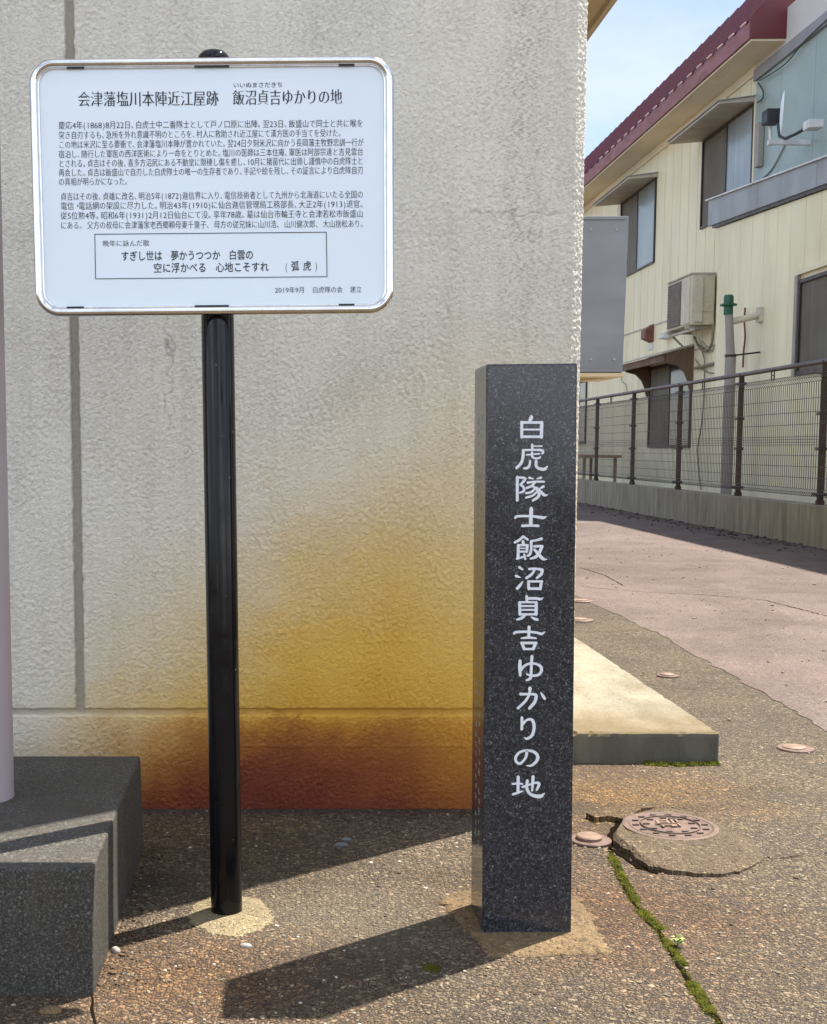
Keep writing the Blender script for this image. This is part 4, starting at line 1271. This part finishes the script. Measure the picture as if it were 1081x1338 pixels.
for a, b2 in zip(YP[:-1], YP[1:]):
    k = MB()
    nW = 41
    for i in range(nW):
        yy = a + (b2 - a) * (i + .5) / nW
        pts = [(XM, yy, 0.44), (XM - 0.035, yy, 0.47), (XM, yy, 0.50), (XM, yy, 1.455), (XM - 0.035, yy, 1.49), (XM, yy, 1.525)]
        k.tube(pts, 0.0032, 4, caps=False)
    for zz, dx in ((0.44, 0), (0.47, -.035), (0.50, 0), (0.60, 0), (0.70, 0), (0.80, 0), (0.895, 0), (0.92, 0), (0.945, 0), (0.97, 0), (1.08, 0), (1.19, 0), (1.31, 0), (1.455, 0), (1.49, -.035), (1.525, 0)):
        k.tube([(XM + dx - .004, a, zz), (XM + dx - .004, b2, zz)], 0.0026, 4, caps=False)
    obj('mesh_panel', k, 'wire_brown', fen)
    ym = (a + b2) / 2 + .1
    k = MB()
    for dy in (-.035, .035):
        k.box(XP - .035, XP - .025, ym + dy - .004, ym + dy + .004, 1.515, ZR - 0.005)
    k.box(XP - .0345, XP - .0255, ym - .031, ym + .031, 1.56, 1.568)
    obj('rail_bracket', k, 'fence_brown', fen)

# ================================================================== NEIGHBOUR HOUSE
XH = 6.63
house = thing('neighbour_house', 'two-storey cream sided house with maroon metal roof behind the mesh fence', 'house', (XH, 16, 0))
YE = at_x(980, 50, 6.13).y          # gable end of the maroon roof
ZEV = at_x(980, 50, 6.13).z
# siding: boards with open joints along Y, courses broken by two flashing lines
k = MB()
bw = 0.47
y = 5.0
zbands = [(-0.2, 2.46), (2.466, 3.09), (3.096, ZEV)]
wins = []
def win_rect(uL, uR, vT, vB):
    """window rectangle on the wall plane from its photo corners (far edge, near edge, top and bottom at the near edge)"""
    yl_, yr_ = at_x(uL, 400, XH).y, at_x(uR, 400, XH).y
    return yr_, yl_, at_x(uR, vB, XH).z, at_x(uR, vT, XH).z
yC = at_x(990, 120, XH).y          # teal section starts
zsplit = 4.42
while y < 40:
    y2 = y + bw
    for za, zb in zbands:
        top = zb
        if y2 < yC + .2 and zb > 4.4: top = zsplit
        k.box(XH, XH + 0.018, y + 0.012, y2 - 0.012, za, top)
    y = y2
obj('siding', k, 'siding', house, bevel=0.004, segs=1)
k = MB().box(XH + 0.014, XH + 5.0, 5.0, 40.0, -0.2, ZEV)
obj('wall', k, 'joint_dark', house)
k = MB()
for zz in (2.463, 3.093):
    k.box(XH - 0.012, XH + .004, yC - .6, 40, zz - 0.012, zz + 0.012)
obj('flashing', k, 'hood', house)
# upper plaster wall + teal panels near the viewer
zT = at_x(993, 104, XH).z
k = MB().box(XH - 0.02, XH + 5.0, 5.0, yC + 0.01, zT + .16, 6.7)
obj('upper_wall', k, 'plaster_grey', house)
k = MB().box(XH - 0.06, XH + 0.012, 5.0, yC + 0.02, zT, zT + .158)
obj('trim_band', k, 'trim_grey', house, bevel=0.006)
k = MB()
yj = [5.0, 7.0, 8.8, 10.6, 12.4, at_x(1065, 150, XH).y, at_x(1021, 150, XH).y, yC]
for a, b2 in zip(yj[:-1], yj[1:]):
    k.box(XH - 0.016, XH + 0.013, a + .006, b2 - .006, zsplit - .4, zT - 0.002)
obj('teal_panel', k, 'teal_panel', house, bevel=0.003, segs=1)
k = MB().box(XH - 0.022, XH + 0.0125, yC - .004, yC + .10, zsplit - .3, zT + .1)
obj('corner_trim', k, 'siding_trim', house, bevel=0.004)
# lean-to parapet of zinc sheet
XPp = 6.37
tl, tr = at_x(926, 262, XPp), at_x(1081, 205, XPp)
b0, b1 = at_x(936, 292, XPp), at_x(1081, 239, XPp)
sl_t = (tr.z - tl.z) / (tr.y - tl.y); sl_b = (b1.z - b0.z) / (b1.y - b0.y)
yA, yZ = tl.y, 8.0
def zt(y_): return tl.z + sl_t * (y_ - tl.y)
def zb(y_): return b0.z + sl_b * (y_ - b0.y)
ys_ = [yA - .0, yA - 2.1, yA - 4.1, yA - 6.1, yZ]
k = MB()
for a, b2 in zip(ys_[:-1], ys_[1:]):
    k.hexa([(XPp, b2 + .004, zb(b2)), (XH + .3, b2 + .004, zb(b2)), (XH + .3, a - .004, zb(a)), (XPp, a - .004, zb(a)),
            (XPp, b2 + .004, zt(b2)), (XH + .3, b2 + .004, zt(b2)), (XH + .3, a - .004, zt(a)), (XPp, a - .004, zt(a))])
par = obj('parapet', k, 'zinc', house, bevel=0.006)
k = MB()
k.hexa([(XPp - .035, yZ, zt(yZ) + .001), (XPp + .06, yZ, zt(yZ) + .001), (XPp + .06, yA + .06, zt(yA) + .001), (XPp - .035, yA + .06, zt(yA) + .001),
        (XPp - .035, yZ, zt(yZ) + .022), (XPp + .06, yZ, zt(yZ) + .022), (XPp + .06, yA + .06, zt(yA) + .022), (XPp - .035, yA + .06, zt(yA) + .022)])
obj('coping', k, 'vent_white', par, bevel=0.003)
k = MB()
k.hexa([(XPp + .02, yZ, zb(yZ) - .05), (XH + .2, yZ, zb(yZ) - .05), (XH + .2, yA - .15, zb(yA) - .05), (XPp + .02, yA - .15, zb(yA) - .05),
        (XPp + .02, yZ, zb(yZ) - .001), (XH + .2, yZ, zb(yZ) - .001), (XH + .2, yA - .15, zb(yA) - .001), (XPp + .02, yA - .15, zb(yA) - .001)])
obj('drip_edge', k, 'alu_bronze', par)
# projecting ground-floor siding under the parapet
XA = XPp + .06
yc0 = at_x(937, 400, XA).y
k = MB()
y = yc0
while y > 8.2:
    y2 = y - .47
    k.hexa([(XA, y2 + .007, -.2), (XA + .02, y2 + .007, -.2), (XA + .02, y - .007, -.2), (XA, y - .007, -.2),
            (XA, y2 + .007, zb(y2) - .052), (XA + .02, y2 + .007, zb(y2) - .052), (XA + .02, y - .007, zb(y) - .052), (XA, y - .007, zb(y) - .052)])
    y = y2
obj('annex_siding', k, 'siding', house, bevel=0.004, segs=1)
k = MB().box(XA + .016, XH + .01, 8.2, yc0 - .002, -.2, zb(8.2) - .08)
obj('annex_wall', k, 'joint_dark', house)
k = MB().box(XA - .006, XA + .05, yc0 - .03, yc0 + .012, -.2, zb(yc0) - .053)
obj('corner_trim', k, 'siding_trim', house, bevel=0.006)
# roof
k = MB()
XEv, SLO = 6.13, 1.2
ze = at_x(980, 26, XEv).z
Xr = 7.43; zr = ze + SLO * (Xr - XEv)
k.hexa([(XEv, YE, ze - .03), (Xr, YE, zr - .03), (Xr, 40, zr - .03), (XEv, 40, ze - .03), (XEv, YE, ze), (Xr, YE, zr), (Xr, 40, zr), (XEv, 40, ze)])
k.hexa([(Xr, YE, zr - .05), (11.5, YE, ze), (11.5, 40, ze), (Xr, 40, zr - .05), (Xr, YE, zr - .001), (11.5, YE, ze + .03), (11.5, 40, ze + .03), (Xr, 40, zr - .001)])
roof = obj('roof', k, 'roof_red', house)
k = MB(); ends_y = []
y = YE + .12
up = Vector((SLO, 0, 0)); nrm = Vector((-SLO, 0, 1)).normalized(); al_ = Vector((1, 0, SLO)).normalized()
while y < 38:
    for j, (r_, dy) in enumerate(((.024, 0), (.012, .155), (.012, .31))):
        p0 = Vector((XEv - .02 if j == 0 else XEv, y + dy, 0)); p0.z = ze + SLO * (p0.x - XEv) + .004
        p1 = Vector((Xr, y + dy, zr + .004))
        k.tube([p0, p1], r_, 6)
    if y < 26: ends_y.append(y)
    y += .47
obj('seam', k, 'roof_red', roof, smooth=40)
e0_ = obj('seam_end', MB().box(XEv - .040, XEv - .018, ends_y[0] - .03, ends_y[0] + .17, ze - .022, ze + .004), 'seam_end', roof, bevel=.008)
for yy in ends_y[1:]:
    e1_ = e0_.copy(); COL.objects.link(e1_); e1_.parent = roof; e1_.location.y += yy - ends_y[0]
k = MB().box(XEv - .012, XEv + .02, YE - .01, 40, ZEV, ze - .032)
obj('fascia', k, 'fascia_red', house, bevel=.004)
# boxed maroon end of the eave and verge
k = MB()
xa_, xb_ = XEv, (1019 - PPX) / FPX * YE * 1.0
zc_ = at_y(1019, 12, YE).z
yb = YE - .03
pol = [(xa_ - .01, ZEV - .002), (xb_, ZEV - .002), (xb_, at_y(1019, 17, YE).z), (XH + .25, at_y(1019, 17, YE).z + SLO * (XH + .25 - xb_)), (XH + .25, zr + .0 - SLO * (Xr - XH - .25) + .03), (xa_ - .01, ze + .03)]
n = len(pol)
k.add([(x_, yb, z_) for x_, z_ in pol] + [(x_, yb + .028, z_) for x_, z_ in pol], [tuple(range(n)), tuple(range(2 * n - 1, n - 1, -1))] + [(i, (i + 1) % n, (i + 1) % n + n, i + n) for i in range(n)])
obj('verge_board', k, 'verge_red', house, label='dark maroon end board of the eave')
o = bpy.data.objects[-1] if False else None
k = MB().box(XEv + .021, XH + .02, YE - .001, 38, ZEV - .03, ZEV - .004)
obj('soffit', k, 'soffit', house)
k = MB().box(XH - .03, XH - .001, yC + .02, 38, ZEV - .16, ZEV - .031)
obj('frieze_board', k, 'soffit', house, bevel=.004)
# windows ---------------------------------------------------------
def window(ya, yb_, za, zb_, panes, x=XH, frame_m='alu_bronze', fw=.035):
    k = MB()
    x0_, x1_ = x - .035, x + .03
    k.box(x0_, x1_, ya, yb_, zb_ - fw, zb_)
    k.box(x0_, x1_, ya, yb_, za, za + fw)
    k.box(x0_, x1_, ya, ya + fw, za + fw, zb_ - fw)
    k.box(x0_, x1_, yb_ - fw, yb_, za + fw, zb_ - fw)
    ym = (ya + yb_) / 2
    k.box(x0_ + .008, x1_, ym - fw * .6, ym + fw * .6, za + fw, zb_ - fw)
    w = obj('window', k, frame_m, house, bevel=.003, segs=1)
    k = MB().box(x - .012, x + .02, ya + fw, ym - fw * .6, za + fw, zb_ - fw)
    obj('pane', k, panes[0], w)
    k = MB().box(x - .004, x + .02, ym + fw * .6, yb_ - fw, za + fw, zb_ - fw)
    obj('pane', k, panes[1], w)
    return w
def hood(ya, yb_, z, dep, th=.07):
    k = MB()
    k.hexa([(XH - dep, ya, z - .0), (XH, ya, z + .04), (XH, yb_, z + .04), (XH - dep, yb_, z), (XH - dep, ya, z + .035), (XH, ya, z + .04 + th), (XH, yb_, z + .04 + th), (XH - dep, yb_, z + .035)])
    h_ = obj('window_hood', k, 'hood', house, bevel=.004)
    k = MB().hexa([(XH - dep - .02, ya - .02, z + .036), (XH, ya - .02, z + .041 + th), (XH, yb_ + .02, z + .041 + th), (XH - dep - .02, yb_ + .02, z + .036),
                   (XH - dep - .02, ya - .02, z + .05), (XH, ya - .02, z + .055 + th), (XH, yb_ + .02, z + .055 + th), (XH - dep - .02, yb_ + .02, z + .05)])
    obj('hood_flashing', k, 'trim_grey', h_)
# upper near window
ya, yb2, za, zb2 = at_x(985.5, 200, XH).y, at_x(920, 200, XH).y, at_x(917, 300, XH).z, 5.765
window(ya, yb2, za, zb2, ('pane_frosted', 'pane_screen'))
hood(ya - .04, yb2 + .13, 5.74, .535)
# upper far window
ya, yb2, za, zb2 = at_x(860, 200, XH).y, at_x(815, 200, XH).y, at_x(860, 341, XH).z, 5.74
window(ya, yb2, za, zb2, ('pane_frosted', 'pane_screen'))
hood(ya - .05, yb2 + .17, 5.70, .535)
# ground-floor window with curved wooden brackets
ya, yb2 = at_x(905, 500, XH).y, at_x(850, 500, XH).y
za, zb2 = at_x(905, 585, XH).z, at_x(905, 468, XH).z
window(ya, yb2, za, zb2, ('pane_clear', 'pane_screen'), fw=.05)
k = MB()
dep = .47
k.hexa([(XH - dep - .06, ya - .06, zb2 + .06), (XH, ya - .06, zb2 + .20), (XH, yb2 + .25, zb2 + .20), (XH - dep - .06, yb2 + .25, zb2 + .06),
        (XH - dep - .06, ya - .06, zb2 + .085), (XH, ya - .06, zb2 + .235), (XH, yb2 + .25, zb2 + .235), (XH - dep - .06, yb2 + .25, zb2 + .085)])
hd = obj('window_hood', k, 'hood', house, bevel=.004)
k = MB().box(XH - dep - .02, XH - dep + .02, ya - .02, yb2 + .2, zb2 - .06, zb2 + .059)
obj('hood_beam', k, 'hood_wood', hd)
for yy in (ya - .05, yb2 + .03):
    k = MB()
    arc = [(XH - .002, zb2 + .18), (XH - .002, zb2 - .55), (XH - .06, zb2 - .52), (XH - .09, zb2 - .38), (XH - .15, zb2 - .24), (XH - .26, zb2 - .13), (XH - dep + .02, zb2 - .08), (XH - dep + .02, zb2 + .05)]
    n = len(arc)
    k.add([(x_, yy, z_) for x_, z_ in arc] + [(x_, yy + .045, z_) for x_, z_ in arc], [tuple(range(n)), tuple(range(2 * n - 1, n - 1, -1))] + [(i, (i + 1) % n, (i + 1) % n + n, i + n) for i in range(n)])
    obj('hood_bracket', k, 'hood_wood', hd)
# annex window at right
ya, yb2 = at_x(1140, 400, XA).y, at_x(1046, 400, XA).y
za, zb2 = at_x(1046, 490, XA).z, at_x(1046, 366, XA).z
window(ya, yb2, za, zb2, ('pane_frosted', 'pane_screen'), x=XA, fw=.05)
k = MB().box(XA - .05, XA + .01, yb2 + .001, yb2 + .09, za, zb2 + .06)
obj('window_trim', k, 'pvc_grey', house)
k = MB().box(XA - .05, XA + .01, ya, yb2 + .05, zb2 + .061, zb2 + .12)
obj('window_head', k, 'siding_trim', house)
# far ground-floor window half hidden by the building corner
ya, yb2 = at_x(768, 500, XH).y, at_x(748, 500, XH).y
window(ya, yb2, .96, 2.40, ('pane_clear', 'pane_screen'), fw=.06)
# vents
p = at_x(855, 432, XH)
k = MB().hexa([(XH - .16, p.y + .0, p.z - .13), (XH, p.y, p.z - .20), (XH, p.y + .30, p.z - .20), (XH - .16, p.y + .30, p.z - .13), (XH - .16, p.y, p.z + .02), (XH, p.y, p.z + .13), (XH, p.y + .30, p.z + .13), (XH - .16, p.y + .30, p.z + .02)])
obj('wall_vent', k, 'vent_brown', house, bevel=.006, label='brown hooded wall vent')
k = MB().box(XH - .02, XH - .0005, p.y + .05, p.y + .32, p.z - .33, p.z - .22)
obj('vent_plate', k, 'vent_white', house)
p = at_x(880, 433, XH)
k = MB().hexa([(XH - .17, p.y, p.z - .10), (XH, p.y, p.z - .12), (XH, p.y + .34, p.z - .12), (XH - .17, p.y + .34, p.z - .10), (XH - .17, p.y, p.z - .05), (XH, p.y, p.z + .06), (XH, p.y + .34, p.z + .06), (XH - .17, p.y + .34, p.z - .05)])
obj('wall_vent', k, 'vent_white', house, bevel=.006, label='pale silver hooded wall vent')
# cables clipped to the wall
def cable(pix, x, r_, m='cable', name='cable'):
    P = [at_x(u, v, x) for u, v in pix]
    out = []
    for i in range(len(P) - 1):
        a, b2 = P[max(i - 1, 0)], P[i]; c2, d2 = P[i + 1], P[min(i + 2, len(P) - 1)]
        for t in (0, .25, .5, .75):
            out.append(0.5 * (2 * b2 + (c2 - a) * t + (2 * a - 5 * b2 + 4 * c2 - d2) * t * t + (3 * b2 - 3 * c2 + d2 - a) * t ** 3))
    out.append(P[-1])
    return obj(name, MB().tube(out, r_, 6), m, house, smooth=60)
cable([(931, 412), (932, 430), (930, 450), (922, 459), (912, 450), (908, 440)], XH - .06, .022)
cable([(912, 452), (919, 462), (921, 480), (920, 520), (917, 555), (912, 585), (913, 610), (916, 640)], XH - .04, .012)
cable([(909, 470), (920, 484), (935, 487), (945, 475)], XH - .03, .010)
cable([(812, 489), (813, 498), (818, 503), (820, 515)], XH - .03, .008)
cable([(991, 108), (997, 118), (997, 128), (990, 134)], XH - .05, .010, 'cable_dark')
cable([(1030, 180), (1018, 205), (1008, 222), (994, 236)], XH - .03, .010, 'pvc_grey')
cable([(993, 105), (1010, 95), (1030, 80), (1050, 55), (1081, 25)], XH - .075, .008, 'cable_dark')
cable([(974, 402), (973, 420), (974, 440), (972, 460), (971, 480)], XA - .04, .014, 'vent_brown')
k = MB().tube([at_x(908, 481, XH - .05), at_x(940, 473, XH - .05)], .025, 8)
obj('pipe_bracket', k, 'cable', house)

# air conditioner
ac = thing('air_conditioner', 'beige air conditioner outdoor unit hung on the cream house wall', 'air conditioner', (XH, 18.5, 2.6))
xa0, xa1 = 6.22, 6.58
yn, yf_ = at_x(904, 390, xa0).y, at_x(873, 390, xa0).y
zb_, zt2 = at_x(904, 424, xa0).z, at_x(904, 358, xa0).z
k = MB().box(xa0, xa1, yn, yf_, zb_, zt2)
body = obj('casing', k, 'unit_beige', ac, bevel=.02, segs=3, smooth=40)
k = MB().box(xa0 - .02, xa1 + .012, yn - .012, yf_ + .012, zt2 - .004, zt2 + .02)
obj('lid', k, 'hood', ac, bevel=.006)
k = MB()
ys0 = yn + (yf_ - yn) * .42
for i in range(16):
    zz = zb_ + .06 + (zt2 - zb_ - .12) * i / 15
    k.box(xa0 - .022, xa0 - .010, ys0, yf_ - .05, zz - .008, zz + .008)
k.box(xa0 - .012, xa0 - .001, ys0 - .01, yf_ - .04, zb_ + .04, zt2 - .04)
obj('grille', k, 'unit_grille', ac)
k = MB().box(xa0 - .014, xa0 - .001, yn + .07, ys0 - .04, zb_ + .03, zt2 - .05)
obj('front_panel', k, 'unit_beige', ac, bevel=.004)
k = MB().box(xa0 + .05, xa0 + .17, yn - .03, yn - .001, zb_ + .04, zt2 - .06)
k.box(xa0 + .18, xa1 - .03, yn - .018, yn - .001, zb_ + .20, zb_ + .24)
obj('valve_cover', k, 'unit_beige', ac, bevel=.012)
k = MB()
for yy in (yn + .12, yf_ - .15):
    k.box(xa0 - .04, XH, yy, yy + .05, zb_ - .05, zb_ - .002)
    k.hexa([(XH - .03, yy + .01, zb_ - .40), (XH - .001, yy + .01, zb_ - .40), (XH - .001, yy + .04, zb_ - .40), (XH - .03, yy + .04, zb_ - .40), (xa0, yy + .01, zb_ - .051), (xa0 + .05, yy + .01, zb_ - .051), (xa0 + .05, yy + .04, zb_ - .051), (xa0, yy + .04, zb_ - .051)])
k.box(xa0 + .02, xa0 + .06, yn - .02, yf_ + .02, zb_ - .09, zb_ - .052)
obj('wall_bracket', k, 'hood', ac)

# flue with green cap
XL = 6.02
pf = at_x(948, 400, XL)
flue = thing('flue_pipe', 'grey standing flue pipe with a dark green cap between fence and house', 'pipe', (XL, pf.y, 0.2))
ptop, pmid = at_x(949, 402, XL), at_x(955, 462, XL)
yy = pmid.y
rr = 5.6 / 1680 * yy
k = MB().tube([(XL, yy, 0.1), (XL, yy, pmid.z)], rr * 1.22, 20)
obj('lower_pipe', k, 'pvc_grey', flue, smooth=40)
xt_ = XL - .05
k = MB().tube([(XL, yy, pmid.z - .02), (xt_, yy, ptop.z)], [rr * 1.02, rr * .88], 20)
obj('upper_pipe', k, 'pvc_grey', flue, smooth=40)
k = MB().lathe([(rr * 1.05, -.12), (rr * 1.05, -.01), (rr * 1.9, .0), (rr * 1.9, .02), (rr * 1.12, .035), (rr * 1.1, .12), (rr * .9, .145), (.001, .15)], (xt_, yy, ptop.z), 24)
obj('cap', k, 'cap_green', flue, smooth=35)
k = MB().lathe([(rr * 1.32, -.015), (rr * 1.32, .015)], (XL, yy, pmid.z - .03), 24)
k.tube([(XL, yy, pmid.z - .03), (XA - .01, yy, pmid.z + .02)], .012, 6)
obj('band', k, 'black_dull', flue, smooth=40)
k = MB().tube([(xt_ + .02, yy + .02, ptop.z - .22), (XA, yy + .02, ptop.z - .12)], .045, 12)
k.box(XA - .05, XA - .001, yy - .07, yy + .09, ptop.z - .22, ptop.z - .02)
obj('side_duct', k, 'unit_beige', flue, smooth=40)

# satellite antenna on the teal panels
pa = at_x(1008, 152, 6.08)
ant = thing('satellite_dish', 'white satellite dish seen edge-on, on a dark bracket before the teal panels', 'antenna', tuple(pa))
k = MB().lathe([(.001, .014), (.12, .010), (.22, -.004), (.26, -.014), (.262, -.022), (.22, -.012), (.12, .002), (.001, .006)], (0, 0, 0), 28,
               Vector((-.94, .335, .03)).to_track_quat('Z', 'Y').to_matrix())
c = at_x(1021, 148, 6.08)
for i, p in enumerate(k.v): k.v[i] = p + c
obj('dish', k, 'paint_white', ant, smooth=40)
k = MB(); p = at_x(1009, 153, 6.08)
k.box(5.99, 6.17, p.y - .09, p.y + .12, p.z - .08, p.z + .09)
obj('mount_box', k, 'black_dull', ant, bevel=.01)
k = MB().tube([at_x(1017, 162, 6.08), at_x(1019, 178, 6.08), at_x(1026, 181, 6.09), at_x(1040, 175, 6.14), at_x(1056, 166, 6.24)], .020, 8)
obj('arm', k, 'cable_dark', ant, smooth=60)
p = at_x(1062, 163, 6.24)
k = MB().box(6.16, 6.34, p.y - .10, p.y + .10, p.z - .05, p.z + .05)
obj('receiver', k, 'vent_white', ant, bevel=.015)
p0, p1 = at_x(1007, 160, 6.11), at_x(1007, 185, 6.11)
k = MB().tube([p0, p1], .022, 8)
k.box(6.08, XH - .01, p1.y - .03, p1.y + .03, p1.z - .04, p1.z + .02)
obj('mast', k, 'vent_white', ant, smooth=40)
p = at_x(997, 190, XH)
k = MB().box(XH - .10, XH - .0225, p.y - .10, p.y + .06, p.z - .30, p.z + .30)
obj('wall_plate', k, 'pvc_grey', ant, bevel=.008)

# plank table beside the far window
p = at_x(778, 596, 5.4)
tb = thing('plank_table', 'low wooden plank table against the far end of the house', 'table', (5.5, p.y, 0))
k = MB().box(5.15, 5.85, p.y - .1, p.y + 2.2, p.z - .03, p.z + .02)
obj('top', k, 'plank_wood', tb)
for xx in (5.2, 5.75):
    for yy in (p.y + .05, p.y + 1.9):
        obj('leg', MB().box(xx, xx + .05, yy, yy + .05, 0, p.z - .031), 'plank_wood', tb)
